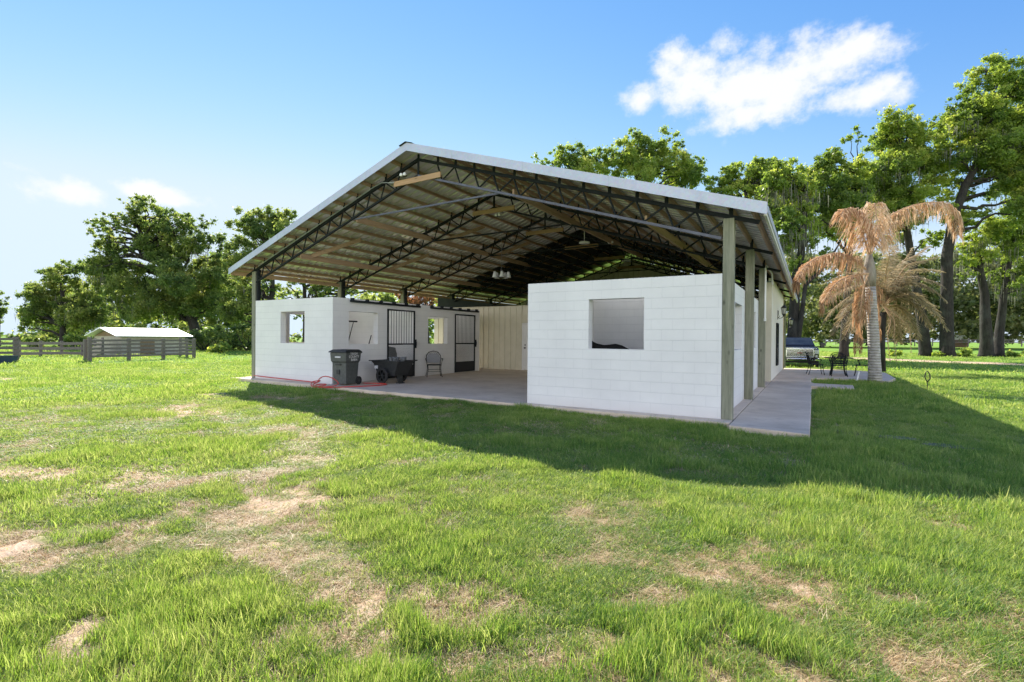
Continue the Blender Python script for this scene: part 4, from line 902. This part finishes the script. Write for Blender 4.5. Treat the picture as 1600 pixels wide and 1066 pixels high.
tree('oak_tree', 'rounded blue green tree at the left end of the pasture', 62, [(98,557),(98,510),(97,460),(96,430)], .4,
     [(108,418,12),(128,412,9),(140,420,9),(75,428,13),(95,432,13),(62,445,13),(82,452,15),(112,445,15),(135,440,13),(50,465,14),(75,475,17),(105,472,17),(135,468,16),(45,490,13),(68,500,15),(98,502,17),(130,498,17),(155,500,15),(38,512,9)], M_leaf_l, leaf=.36, dens=1.0, group=GL, moss=.1)
tree('oak_tree', 'dense oak rising behind the left eave of the barn', 56, [(425,560),(425,500),(426,440),(420,390)], .45,
     [(380,340,12),(400,335,11),(420,338,13),(440,335,11),(460,338,9),(368,352,11),(395,358,16),(425,358,16),(452,352,13),(372,380,15),(405,382,17),(435,375,14),(365,408,15),(392,412,16),(360,435,14),(385,440,15),(362,465,15),(388,470,14),(358,492,14),(380,500,15),(430,448,9),(412,455,8)], M_leaf_l, leaf=.34, dens=1.0, group=GL, moss=.1)
tree('oak_tree', 'thin dark trunked oak seen between the left posts under the eave', 52, [(478,560),(477,500),(476,450),(474,410)], .32,
     [(450,448,9),(462,440,10),(490,446,11),(505,440,12),(520,446,10),(440,465,8),(500,462,9),(470,425,12),(500,420,14),(530,425,13),(545,452,10),(590,448,9),(572,452,9),(605,455,8)], M_leaf_l, leaf=.32, dens=.9, group=GL)
tree('oak_tree', 'far tree trunk cut by the left edge of the picture', 62, [(-6,556),(-4,520),(-2,480)], .4,
     [(-4,462,9),(4,470,8),(-10,478,11),(2,488,9),(-12,500,11)], M_leaf_l, leaf=.36, dens=.9, group=GL)
tree('reddish_tree', 'rust brown leafed tree glimpsed over the left stall wall', 34, [(668,580),(667,520),(665,480)], .2, [(630,462,10),(650,465,10),(668,462,11),(688,468,10),(640,475,9),(675,478,9)], M_brush, leaf=.26, dens=1.0)
tree('green_bush', 'green hedge bush glimpsed over the stall wall beneath the eave', 36, [(592,580),(592,530),(592,500)], .12, [(572,470,9),(590,468,9),(610,466,9),(625,474,9),(580,486,10),(605,486,10)], M_leaf_l, leaf=.24, dens=1.1, cat='bush')
# undergrowth on the left
def bush(u, v, r, d, lab, mat=M_leaf_l, grp='undergrowth bushes below the left oaks', hgt=1.0, name='bush'):
    base = at(u, v, d); base[2] = float(gz(base[0], base[1])); mpp = d/F; t = thing(name, lab, 'bush', tuple(base), group=grp)
    k = 11; C = np.array([base+np.array([rng.normal()*r*mpp*.55, rng.normal()*r*mpp*.5, r*mpp*hgt*(.15+1.1*rng.random())]) for _ in range(k)]); RR = r*mpp*(.32+.25*rng.random(k))
    leaves_mesh('foliage', C, RR, np.maximum(30, 2.0*RR**2*3.14/(.24*.24*.28)).astype(int), .26, mat, t, .8)
    st = MB()
    for q in C[:7]: st.tube(curve(base, q, 3, .02, .05), [.05, .04, .03, .015], 5)
    st.build('stems', M_bark, t); return t
for i, (u, r, h, lab) in enumerate([(55,17,.9,'low bush at the left end of the far rail fence'),(118,16,1.1,'yellowish bush behind the far rail fence near the pen corner'),(185,20,1.2,'dark bush beneath the leaning oak behind the slatted pen'),(245,22,1.1,'dark bush behind the middle of the slatted pen'),(318,24,1.2,'thick bush just right of the slatted pen'),(352,26,1.3,'tall dark bush between the pen and the barn post'),(385,24,1.4,'dark bush close beside the left barn post'),(345,15,.8,'pale low bush in front of the dark thicket near the barn')]):
    bush(u, 555 if i < 7 else 556, r, 50 if i < 7 else 44, lab, M_leaf_l if i not in (1, 7) else M_leaf_r, hgt=h)
for i, (u, r, lab) in enumerate([(1466,9,'low weedy bush between the two biggest right hand trunks'),(1505,12,'weedy bush with upright stems right of the thickest trunk'),(1397,9,'low bush at the foot of the dry palms'),(1585,10,'low bush right of the twin trunked oak')]):
    bush(u, 559, r, 54, lab, M_leaf_r, 'weeds round the oak trunks', .8)
# distant woods: one mass on each side
def woods(name, spec, d, wm_=None, kind='stuff'):
    C = []; RR = []
    for (u0, u1, v0, v1, rp, n) in spec:
        for _ in range(n):
            dd_ = d*(1+rng.random()*.25); C.append(at(rng.uniform(u0, u1), rng.uniform(v0, v1), dd_)); RR.append(rp*dd_/F*(.6+.7*rng.random()))
    C = np.array(C); RR = np.array(RR)
    o = leaves_mesh(name, C, RR, np.maximum(20, RR**2*3.14*(1.5 if d > 100 else 2.2)/(.9*.9*.3)).astype(int), (.95 if d > 100 else .6), wm_ or M_leaf_far, None, .8); o['kind'] = kind; return o
woods('far_woods', [(1225,1720,500,533,9,320),(1225,1720,455,515,14,380),(1230,1720,400,480,16,300)], 116)
woods('pasture_woods', [(-60,130,522,548,7,80),(40,420,480,548,15,220),(90,420,440,500,16,120),(380,720,455,545,14,160),(325,410,400,545,15,130)], 78, M_leaf_l)

# ------------------------------------------------------------------ palms
def frond(mb_r, L, path, r0, d, llen, lw, droop, n=60, side=1.0, tint=(.2, 1), tip=.35, dj=0.0):
    """rachis through pixel path at depth d(+offset per point); leaflets hang from it"""
    P = [at(u, v, d+o) for u, v, o in path]; m = len(P); Q = []
    def cr(a, b, c, e, t): return .5*((2*b)+(-a+c)*t+(2*a-5*b+4*c-e)*t*t+(-a+3*b-3*c+e)*t**3)
    for i in range(m-1):
        a, b, c, e = P[max(i-1, 0)], P[i], P[i+1], P[min(i+2, m-1)]
        for t in np.linspace(0, 1, 8, endpoint=False): Q.append(cr(a, b, c, e, t))
    Q.append(P[-1]); mb_r.tube(Q, [r0*(1-.85*i/(len(Q)-1)) for i in range(len(Q))], 5)
    Q = np.array(Q); S_ = np.concatenate([[0], np.cumsum(np.linalg.norm(np.diff(Q, axis=0), axis=1))]); T = S_[-1]
    for i in range(n):
        s = T*(.14+.86*(i+rng.random()*.6)/n); f = s/T; p = np.array([np.interp(s, S_, Q[:, k]) for k in range(3)]); p2 = np.array([np.interp(min(T, s+.05), S_, Q[:, k]) for k in range(3)])
        d_ = p2-p; d_ = d_/(np.linalg.norm(d_)+1e-9); sd = np.cross(d_, [0, 0, 1]); sd = sd/(np.linalg.norm(sd)+1e-6)
        l = llen*(.55+.45*math.sin(PI*min(1, .2+f*.8)))*(.5+.8*rng.random())*(1-tip*f)
        for sg in (-1, 1):
            o1 = sd*sg*side*(.7+.5*rng.random())+d_*(.55+.3*rng.random())+rng.normal(size=3)*.12; o1[2] += .15; o1 /= np.linalg.norm(o1)
            a = p; b = p+o1*l*.38+np.array([0, 0, -droop*l*.12]); o2 = o1*(1-droop)+np.array([0, 0, -1.0])*droop+rng.normal(size=3)*.08; o2 /= np.linalg.norm(o2)
            c = b+o2*l*.62; w = lw*(.6+.8*rng.random()); wv = np.cross(o2, rng.normal(size=3)); wv = wv/np.linalg.norm(wv)*w*.5; tn = tint[0]+(tint[1]-tint[0])*rng.random()
            L.append((a, b, c, wv, tn))
def leaflets(L, mat, parent, name='fronds'):
    V = []; T = []; q = []
    for a, b, c, w, tn in L:
        o = len(V); V += [a-w*.4, a+w*.4, b+w, b-w, c+w*.15, c-w*.15]; T += [tn]*6; q += [(o, o+1, o+2, o+3), (o+3, o+2, o+4, o+5)]
    V = np.array(V)-np.array(ORG[parent.name]); me = bpy.data.meshes.new(name); me.vertices.add(len(V)); me.vertices.foreach_set('co', V.astype(np.float32).ravel()); fill_faces(me, np.array(q))
    t = me.attributes.new('tint', 'FLOAT', 'POINT'); t.data.foreach_set('value', np.array(T, np.float32)); me.materials.append(mat)
    o = bpy.data.objects.new(name, me); COL.objects.link(o); o.parent = parent; return o
pb = ground(1367, 597, -.06); pd = float(M.T[2]@(pb-CAM)) if False else float((M.T@(pb-CAM))[2])
qp = thing('queen_palm', 'dead queen palm with ringed grey trunk and drooping orange fronds', 'palm tree', tuple(pb))
tp_ = [pb+[0, 0, -.1]]+[at(u, v, pd) for u, v in ((1367,585),(1366,560),(1365,530),(1363,500),(1361,470),(1360,446))]
MB().tube(tp_, [.235, .215, .198, .188, .18, .175, .16], 18).build('trunk', M_palmbark, qp, smooth=True)
MB().tube([at(1360,448,pd), at(1359,432,pd), at(1358.5,414,pd), at(1358,398,pd)], [.17, .20, .17, .09], 14).build('crownshaft', bark_mat('fibrous_crownshaft', (.10,.08,.055), (.33,.29,.23), (.36,.33,.28)), qp, smooth=True)
FR = [([(1358,400,0),(1350,372,-.1),(1338,340,-.3),(1322,326,-.6),(1313,338,-.8)], .95, .75), ([(1359,398,0),(1366,365,.1),(1390,338,.2),(1430,320,.3),(1468,318,.4),(1490,336,.5),(1498,368,.5)], .95, .82),
      ([(1357,425,0),(1338,408,-.2),(1312,396,-.3),(1285,400,-.4),(1262,412,-.5),(1248,432,-.6),(1244,448,-.6)], .85, .82), ([(1360,402,0),(1361,370,-.3),(1362,340,-.5),(1366,318,-.7),(1372,350,-1.0),(1384,386,-1.1)], .8, .7),
      ([(1356,430,-.2),(1350,448,-.4),(1345,480,-.6),(1342,520,-.6),(1340,548,-.5)], .55, .95), ([(1363,432,.2),(1370,455,.3),(1372,490,.3),(1372,530,.3)], .45, .95), ([(1357,428,-.2),(1335,430,-.5),(1310,440,-.8),(1292,462,-1),(1284,485,-1)], .75, .8),
      ([(1360,400,.2),(1372,372,.5),(1385,350,.9),(1400,345,1.2)], .8, .7), ([(1359,400,.2),(1356,372,.4),(1352,350,.7),(1345,345,1)], .7, .7)]
L = []; rm = MB()
for i, (p, ll, dr_) in enumerate(FR): frond(rm, L, p, .035, pd, ll*1.25, .026, dr_, n=[190,300,240,170,170,110,150,130,100][i], tint=[(.05,.75),(.2,.95),(0,.7),(.5,1),(.1,.6),(.0,.5),(.1,.8),(.3,1),(.2,.9)][i])
leaflets(L, M_frond, qp); rm.build('frond_stems', M_boardx, qp, smooth=True)
d2 = pd+6.5; pb2 = at(1377, 576, d2); pb2[2] = float(gz(pb2[0], pb2[1]))
p2 = thing('date_palm', 'shorter dry palm with a fan of grey brown fronds behind the ringed trunk', 'palm tree', tuple(pb2))
MB().tube([pb2, at(1377,545,d2), at(1378,515,d2), at(1379,488,d2)], [.2, .16, .15, .18], 14).build('trunk', M_bark, p2, smooth=True)
L = []; rm = MB(); c0 = (1380, 478)
tips = [(1286,505),(1296,470),(1292,440),(1310,425),(1335,415),(1400,385),(1425,388),(1450,385),(1462,402),(1472,425),(1474,448),(1478,470),(1470,500),(1455,512),(1436,530),(1420,520),(1300,525),(1318,530),(1335,520),(1405,535),(1480,515),(1345,400),(1440,445),(1445,475),(1310,495),(1392,372)]
for (u, v) in tips:
    dx, dy = u-c0[0], v-c0[1]; o = rng.normal()*1.3; rise = -abs(dx)*.28
    frond(rm, L, [(c0[0], c0[1], 0), (c0[0]+dx*.4, c0[1]+dy*.42+rise*.9-6, o*.4), (c0[0]+dx*.78, c0[1]+dy*.72+rise*.7, o*.8), (u, v, o)], .03, d2, .85, .03, .42, n=130, tip=.5)
for (u, v) in ((1391,566),(1401,567),(1424,552)): frond(rm, L, [(c0[0], c0[1], 0), ((u+c0[0])/2+6, c0[1]+22, -.5), (u-4, v-40, -.6), (u, v, -.6)], .03, d2, .25, .02, .9, n=30)
leaflets(L, M_frond2, p2); rm.build('frond_stems', M_frond_stem if False else M_boardx, p2, smooth=True)

# ------------------------------------------------------------------ fences, sheds, small lawn things
def rail_fence(name, label, pix, zt, nb, bh, gap0, posts, pw=.13, h=1.35):
    """pix: list of ground pixel points (corners); boards between consecutive corners"""
    P = [ground(u, v, -.1) for u, v in pix]; t = thing(name, label, 'fence', (P[0][0], P[0][1], -.1), group='weathered board fences of the left pasture')
    for a, b, npst in zip(P[:-1], P[1:], posts):
        d = (b-a)[:2]; L_ = np.linalg.norm(d); d = d/L_; nrm_ = np.array([d[1], -d[0]])
        if nrm_@(-a[:2]) < 0: nrm_ = -nrm_
        for i in range(npst):
            q = a[:2]+(b-a)[:2]*i/(npst-1); s = 1.0+rng.normal()*.02
            MB().beam((q[0], q[1], -.3), (q[0]+rng.normal()*.015, q[1], -.1+h*s), pw, pw).build('post', M_fence, t, bevel=.01)
        for j in range(nb):
            z = -.1+gap0+(zt-gap0-bh)*j/(nb-1)+bh/2
            for i in range(npst-1):
                q0 = a[:2]+(b-a)[:2]*i/(npst-1)+nrm_*(pw/2+.018); q1 = a[:2]+(b-a)[:2]*(i+1)/(npst-1)+nrm_*(pw/2+.018); e = rng.normal(size=2)*.012
                MB().beam((q0[0], q0[1], z+e[0]), (q1[0], q1[1], z+e[1]), .03, bh).build('board', M_fence, t)
    return t
rail_fence('board_fence', 'grey five board fence section cut by the left picture edge', [(25,566),(-60,569)], 1.33, 5, .125, .22, [3], .22, 1.4)
rail_fence('board_fence', 'lower three board fence running far behind the open gap', [(30,558),(160,557.5)], 1.02, 3, .19, .15, [5], .15, 1.08)
rail_fence('board_fence', 'weathered five board pen standing in front of the white roofed shed', [(140,566),(303,560)], 1.27, 5, .115, .25, [4], .17, 1.34)
rail_fence('board_fence', 'end panel of the slatted pen turned back towards the trees', [(133,566),(160,556.5)], 1.25, 5, .115, .25, [3], .13, 1.32)
rail_fence('board_fence', 'right hand return of the slatted pen nearest the barn', [(303,560),(282,557)], 1.27, 5, .115, .25, [3], .14, 1.34)
bt = ground(4, 568, -.1); tub_ = MB().add(*loft([(bt[0]-.42, bt[0]+.42, bt[1]-.42, bt[1]+.42, -.12), (bt[0]-.48, bt[0]+.48, bt[1]-.48, bt[1]+.48, .30), (bt[0]-.45, bt[0]+.45, bt[1]-.45, bt[1]+.45, .30), (bt[0]-.40, bt[0]+.40, bt[1]-.40, bt[1]+.40, .0)])).build('water_trough', M_blue, o=(bt[0], bt[1], -.1), bevel=.03)
tag(tub_, 'dark blue water trough on the grass by the left fence', 'trough')
MB().beam((bt[0]-.5, bt[1]-.5, .3), (bt[0]+.5, bt[1]-.5, .3), .05, .03).beam((bt[0]+.5, bt[1]-.5, .3), (bt[0]+.5, bt[1]+.5, .3), .05, .03).build('rim', M_blue, tub_)
def shed(name, lab, ul, ur, vb, vt, vr, d, dr_, wid, wallm, gablefrac=.2):
    A = at(ul, vb, d); B = at(ur, vb, d+dr_); A[2] = B[2] = -.1
    ax = (B-A)[:2]; L_ = np.linalg.norm(ax); ax = ax/L_; pr = np.array([-ax[1], ax[0]])
    if pr@A[:2] < 0: pr = -pr
    he = at(ul, vt, d)[2]+.1; hr = at(ul, vr, d)[2]+.1; t = thing(name, lab, 'shed', (A[0], A[1], -.1))
    P = lambda l, w, z: (A[0]+ax[0]*l+pr[0]*w, A[1]+ax[1]*l+pr[1]*w, z-.1)
    wl_ = MB(); wl_.add([P(.3,.3,0), P(L_-.3,.3,0), P(L_-.3,wid-.3,0), P(.3,wid-.3,0), P(.3,.3,he), P(L_-.3,.3,he), P(L_-.3,wid-.3,he), P(.3,wid-.3,he)], [(0,1,5,4),(1,2,6,5),(2,3,7,6),(3,0,4,7)])
    wl_.build('wall', wallm, t)
    MB().add([P(.28,.3,he), P(.28,wid-.3,he), P(.28,wid/2,hr-.05)], [(0,1,2)]).add([P(L_-.28,.3,he), P(L_-.28,wid-.3,he), P(L_-.28,wid/2,hr-.05)], [(0,1,2)]).build('gable', M_gablewood, t)
    rf = MB(); th = .06
    for a_, b_ in ((0, wid/2), (wid, wid/2)): rf.add([P(-.2,a_,he-.02), P(L_+.2,a_,he-.02), P(L_+.2,b_,hr), P(-.2,b_,hr), P(-.2,a_,he-.02+th), P(L_+.2,a_,he-.02+th), P(L_+.2,b_,hr+th), P(-.2,b_,hr+th)], [(0,1,2,3),(4,5,6,7),(0,1,5,4),(1,2,6,5),(2,3,7,6),(3,0,4,7)])
    rf.build('roof', M_shedroof, t); MB().box(0, .01, 0, .01, 0, .01)
    dm = MB().add([P(L_*.3,.27,0), P(L_*.3+1,.27,0), P(L_*.3+1,.27,he*.85), P(L_*.3,.27,he*.85)], [(0,1,2,3)]); dm.build('doorway', M_gablewood, t)
    return t
shed('pasture_shed', 'low shed with sunlit white metal roof behind the slatted pen', 186, 298, 556, 525.5, 513, 36, 4.6, 4.2, M_shedwall)
# distant white roofed house across the right hand field
hb = at(1497, 533, 128); t = thing('distant_house', 'small white roofed house far across the right hand field', 'house', (hb[0], hb[1], float(hb[2])-1)); 
MB().box(hb[0]-1.6, hb[0]+1.6, hb[1]-2, hb[1]+2, hb[2]-1.6, hb[2]+.3).build('wall', M_gablewood, t)
MB().prism([(hb[0]-2.0, hb[2]+.3), (hb[0]+2.0, hb[2]+.3), (hb[0]+.8, hb[2]+1.5), (hb[0]-.8, hb[2]+1.5)], hb[1]-2.4, hb[1]+2.4, 'y').build('roof', M_shedroof, t)
# low fence across the far field
fa, fb_ = at(1290, 536, 112), at(1680, 537, 112); m = thing('field_fence', 'low dark rail fence along the far edge of the right hand field', 'fence', (fa[0], fa[1], fa[2]-.3))
for j in range(2): MB().beam(fa+[0, 0, .25+.5*j], fb_+[0, 0, .25+.5*j], .05, .16).build('rail', M_fence, m)
for i in range(15): q = fa+(fb_-fa)*i/14; MB().box(q[0]-.09, q[0]+.09, q[1]-.09, q[1]+.09, q[2]-.7, q[2]+1.0).build('post', M_fence, m)
# leaf shaped metal garden stake
g0 = ground(1449, 611, -.1); st = thing('garden_stake', 'small dark metal garden stake with an open leaf shaped loop on the lawn', 'garden stake', tuple(g0))
MB().tube([g0+[0,0,-.1], g0+[0,0,.30]], .012, 6).build('stem', M_bronze, st)
th_ = [(.0, .28), (.07, .38), (.065, .50), (.0, .62), (-.06, .56), (-.075, .44), (-.04, .34), (.0, .28)]
MB().tube([g0+[x*.95, x*.3, z] for x, z in th_], .016, 6).build('loop', M_bronze, st, smooth=True)
g1 = ground(1338, 596, -.05); pv = thing('marker_pipe', 'short white plastic pipe leaning out of the grass beside the palm', 'pipe', tuple(g1))
MB().tube([g1+[0,0,-.05], g1+[.08,.1,.33]], .028, 10).build('pipe', M_white, pv)
MB().tube([g1+[.078,.097,.32], g1+[.085,.107,.35]], .034, 10).build('pipe_cap', M_white, pv)
for i, (u, v, w_, lab) in enumerate([(1334,678,.28,'flat paver sunk in the shaded grass nearest the walkway'),(1490,700,.36,'long mossy paver in the shaded grass, farther right of the walkway'),(1400,686,.3,'small paver half buried between the other two in the grass')]):
    g = ground(u, v, -.09); a = rng.random()*.4-.2; P = [(g[0]+w_*math.cos(t)*(1+.15*rng.normal()*.3), g[1]+.16*math.sin(t)) for t in np.linspace(0, 2*PI, 11)[:-1]]
    o = MB().prism(P, -.14, -.062, 'z').build('paver_stone', M_stone, o=(g[0], g[1], -.1), bevel=.012); tag(o, lab, 'paver', 'pavers sunk in the grass')
# ------------------------------------------------------------------ grass: tufts of blades instanced over the ground
def tuft(name, nb, rad, hmin, hmax, w, lean, mat, seg=3):
    V = []; Q = []; T = []
    for i in range(nb):
        a = rng.random()*2*PI; r = rad*math.sqrt(rng.random()); b = np.array([r*math.cos(a), r*math.sin(a), -.01]); h = hmin+(hmax-hmin)*rng.random(); d = rng.random()*2*PI; ln = lean*(.3+rng.random()); dv = np.array([math.cos(d), math.sin(d), 0]); wv = np.array([-math.sin(d+rng.normal()*.5), math.cos(d), 0])*w*(.6+.7*rng.random())*.5; tn = rng.random(); o = len(V)
        for s in range(seg+1):
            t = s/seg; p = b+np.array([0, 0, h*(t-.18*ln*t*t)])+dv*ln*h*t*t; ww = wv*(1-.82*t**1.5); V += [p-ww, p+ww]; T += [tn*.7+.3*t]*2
        Q += [(o+2*s, o+2*s+1, o+2*s+3, o+2*s+2) for s in range(seg)]
    me = bpy.data.meshes.new(name); me.vertices.add(len(V)); me.vertices.foreach_set('co', np.array(V, np.float32).ravel()); fill_faces(me, np.array(Q))
    t = me.attributes.new('tint', 'FLOAT', 'POINT'); t.data.foreach_set('value', np.array(T, np.float32)); me.materials.append(mat); return bpy.data.objects.new(name, me)
def grass_mat(name, cols, transl=.4, tcols=None):
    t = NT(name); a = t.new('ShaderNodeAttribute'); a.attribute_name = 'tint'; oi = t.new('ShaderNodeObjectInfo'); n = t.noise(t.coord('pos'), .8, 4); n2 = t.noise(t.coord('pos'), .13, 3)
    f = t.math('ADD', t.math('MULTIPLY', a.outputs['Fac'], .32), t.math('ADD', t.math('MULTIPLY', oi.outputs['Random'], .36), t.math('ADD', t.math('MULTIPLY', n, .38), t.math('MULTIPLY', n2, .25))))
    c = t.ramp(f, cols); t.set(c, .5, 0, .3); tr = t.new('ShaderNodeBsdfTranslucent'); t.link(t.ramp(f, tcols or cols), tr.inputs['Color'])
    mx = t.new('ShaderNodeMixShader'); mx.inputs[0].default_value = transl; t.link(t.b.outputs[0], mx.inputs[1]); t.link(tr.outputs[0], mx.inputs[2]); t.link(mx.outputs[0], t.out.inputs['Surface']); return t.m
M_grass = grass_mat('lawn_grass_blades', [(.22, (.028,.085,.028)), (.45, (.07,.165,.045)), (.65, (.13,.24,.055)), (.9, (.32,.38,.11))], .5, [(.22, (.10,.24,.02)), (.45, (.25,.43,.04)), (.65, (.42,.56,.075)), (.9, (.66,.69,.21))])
M_straw = grass_mat('dry_straw_blades', [(.25, (.30,.19,.09)), (.55, (.52,.38,.20)), (.9, (.68,.56,.36))], .35)
def coll(name, objs):
    c = bpy.data.collections.new(name)
    for o in objs: c.objects.link(o)
    return c
def scatter(name, pts, rot, scale, idx, c):
    me = bpy.data.meshes.new(name); n = len(pts); me.vertices.add(n); me.vertices.foreach_set('co', pts.astype(np.float32).ravel())
    a = me.attributes.new('rot', 'FLOAT_VECTOR', 'POINT'); a.data.foreach_set('vector', rot.astype(np.float32).ravel())
    a = me.attributes.new('scl', 'FLOAT_VECTOR', 'POINT'); a.data.foreach_set('vector', scale.astype(np.float32).ravel())
    a = me.attributes.new('idx', 'INT', 'POINT'); a.data.foreach_set('value', idx.astype(np.int32))
    o = bpy.data.objects.new(name, me); COL.objects.link(o); o['kind'] = 'stuff'
    ng = bpy.data.node_groups.new(name, 'GeometryNodeTree'); ng.interface.new_socket('Geometry', in_out='INPUT', socket_type='NodeSocketGeometry'); ng.interface.new_socket('Geometry', in_out='OUTPUT', socket_type='NodeSocketGeometry')
    N = ng.nodes; gi = N.new('NodeGroupInput'); go = N.new('NodeGroupOutput'); ip = N.new('GeometryNodeInstanceOnPoints'); ci = N.new('GeometryNodeCollectionInfo'); ci.inputs['Collection'].default_value = c; ci.inputs['Separate Children'].default_value = True; ci.inputs['Reset Children'].default_value = True
    def na(nm, dt): q = N.new('GeometryNodeInputNamedAttribute'); q.data_type = dt; q.inputs['Name'].default_value = nm; return q.outputs['Attribute']
    ip.inputs['Pick Instance'].default_value = True; K = ng.links.new
    K(gi.outputs[0], ip.inputs['Points']); K(ci.outputs[0], ip.inputs['Instance']); K(na('idx', 'INT'), ip.inputs['Instance Index']); K(na('rot', 'FLOAT_VECTOR'), ip.inputs['Rotation']); K(na('scl', 'FLOAT_VECTOR'), ip.inputs['Scale']); K(ip.outputs[0], go.inputs[0])
    md = o.modifiers.new('grass', 'NODES'); md.node_group = ng; return o
FWD = M[:, 2]; FA = math.atan2(FWD[1], FWD[0])
WALK = np.array([(-1.2,9.0),(0.0,9.0),(.03,18.55),(1.17,18.5),(1.2,19.75),(.12,19.9),(.02,20.3),(.03,22.3),(.4,22.75),(1.6,22.9),(2.4,22.5),(2.85,24.5),(2.95,28.6),(2.0,29.6),(-1.2,29.9)])
def in_poly(x, y, P):
    r = np.zeros(len(x), bool); j = len(P)-1
    for i in range(len(P)):
        c = ((P[i][1] > y) != (P[j][1] > y)) & (x < (P[j][0]-P[i][0])*(y-P[i][1])/(P[j][1]-P[i][1]+1e-12)+P[i][0]); r ^= c; j = i
    return r
BFLOOR = np.array([(-16.85,10.06),(-1.2,9.48),(-1.2,28.5),(-16.85,28.5)]); PAD = np.array([(-17.5,10.2),(-16.8,10.2),(-16.8,11.6),(-17.5,11.5)])
def polar(n, r0, r1, half=R(74)):
    r = np.sqrt(r0*r0+(r1*r1-r0*r0)*rng.random(n)); a = FA+(rng.random(n)*2-1)*half; return r*np.cos(a), r*np.sin(a)
def lawn(name, n, r0, r1, c, nvar, hs, dry=False, keep=None):
    x, y = polar(n, r0, r1); ok = ~(in_poly(x, y, WALK) | in_poly(x, y, BFLOOR) | in_poly(x, y, PAD))
    e_ = .27 if r0 > 12 else (.09 if r0 > 4 else .03)
    for ex_, ey_ in ((e_, 0), (-e_, 0), (0, e_), (0, -e_)): ok &= ~(in_poly(x+ex_, y+ey_, WALK) | in_poly(x+ex_, y+ey_, BFLOOR))
    x, y = x[ok], y[ok]
    b = bare_mask(x, y); nz = fbm(x*2.3+7, y*2.3+1, 3); cl = np.clip((fbm(x*5.5+3, y*5.5+61, 2)-.52)*5, 0, 1); p = np.clip(.95-1.2*b-2.3*np.clip(.52-nz, 0, 1), .10, 1); p = np.maximum(p, .75*cl*np.clip(1.5-b, 0, 1))
    if dry: p = np.clip(.22+b*.8+np.clip(.53-nz, 0, 1)*2.0, 0, 1)*np.clip(1.5-b*1.35, .12, 1)
    k = rng.random(len(x)) < p; x, y, b, nz = x[k], y[k], b[k], nz[k]; n = len(x)
    lush = .42+.95*np.clip((fbm(x*.55+40, y*.55+12, 3)-.38)*3.2, 0, 1)
    lush += 1.0*np.clip((fbm(x*1.7+9, y*1.7+33, 3)-.54)*6, 0, 1)
    left = ground(60, 985)[:2]; lush += 1.0*np.exp(-((x-left[0])**2+(y-left[1])**2)/.8); c2 = ground(330, 1000)[:2]; lush += .5*np.exp(-((x-c2[0])**2+(y-c2[1])**2)/.5)
    edge = np.exp(-np.abs(y-(9.3+.03*(-x)))/.35)*((x > -8) & (x < .3)); lush = lush+.9*edge+.55*((x > -.2) & (y > 4.5) & (x < 3.6))
    lush *= np.clip(1.1-b*.8, .35, 1.1)
    if dry: lush = .55+.25*rng.random(n)
    s = (.7+.6*rng.random(n)); hz = s*lush*hs
    rot = np.stack([rng.normal(size=n)*.12, rng.normal(size=n)*.12, rng.random(n)*2*PI], 1)
    return scatter(name, np.stack([x, y, gz(x, y)], 1), rot, np.stack([s, s, hz], 1), rng.integers(0, nvar, n), c)
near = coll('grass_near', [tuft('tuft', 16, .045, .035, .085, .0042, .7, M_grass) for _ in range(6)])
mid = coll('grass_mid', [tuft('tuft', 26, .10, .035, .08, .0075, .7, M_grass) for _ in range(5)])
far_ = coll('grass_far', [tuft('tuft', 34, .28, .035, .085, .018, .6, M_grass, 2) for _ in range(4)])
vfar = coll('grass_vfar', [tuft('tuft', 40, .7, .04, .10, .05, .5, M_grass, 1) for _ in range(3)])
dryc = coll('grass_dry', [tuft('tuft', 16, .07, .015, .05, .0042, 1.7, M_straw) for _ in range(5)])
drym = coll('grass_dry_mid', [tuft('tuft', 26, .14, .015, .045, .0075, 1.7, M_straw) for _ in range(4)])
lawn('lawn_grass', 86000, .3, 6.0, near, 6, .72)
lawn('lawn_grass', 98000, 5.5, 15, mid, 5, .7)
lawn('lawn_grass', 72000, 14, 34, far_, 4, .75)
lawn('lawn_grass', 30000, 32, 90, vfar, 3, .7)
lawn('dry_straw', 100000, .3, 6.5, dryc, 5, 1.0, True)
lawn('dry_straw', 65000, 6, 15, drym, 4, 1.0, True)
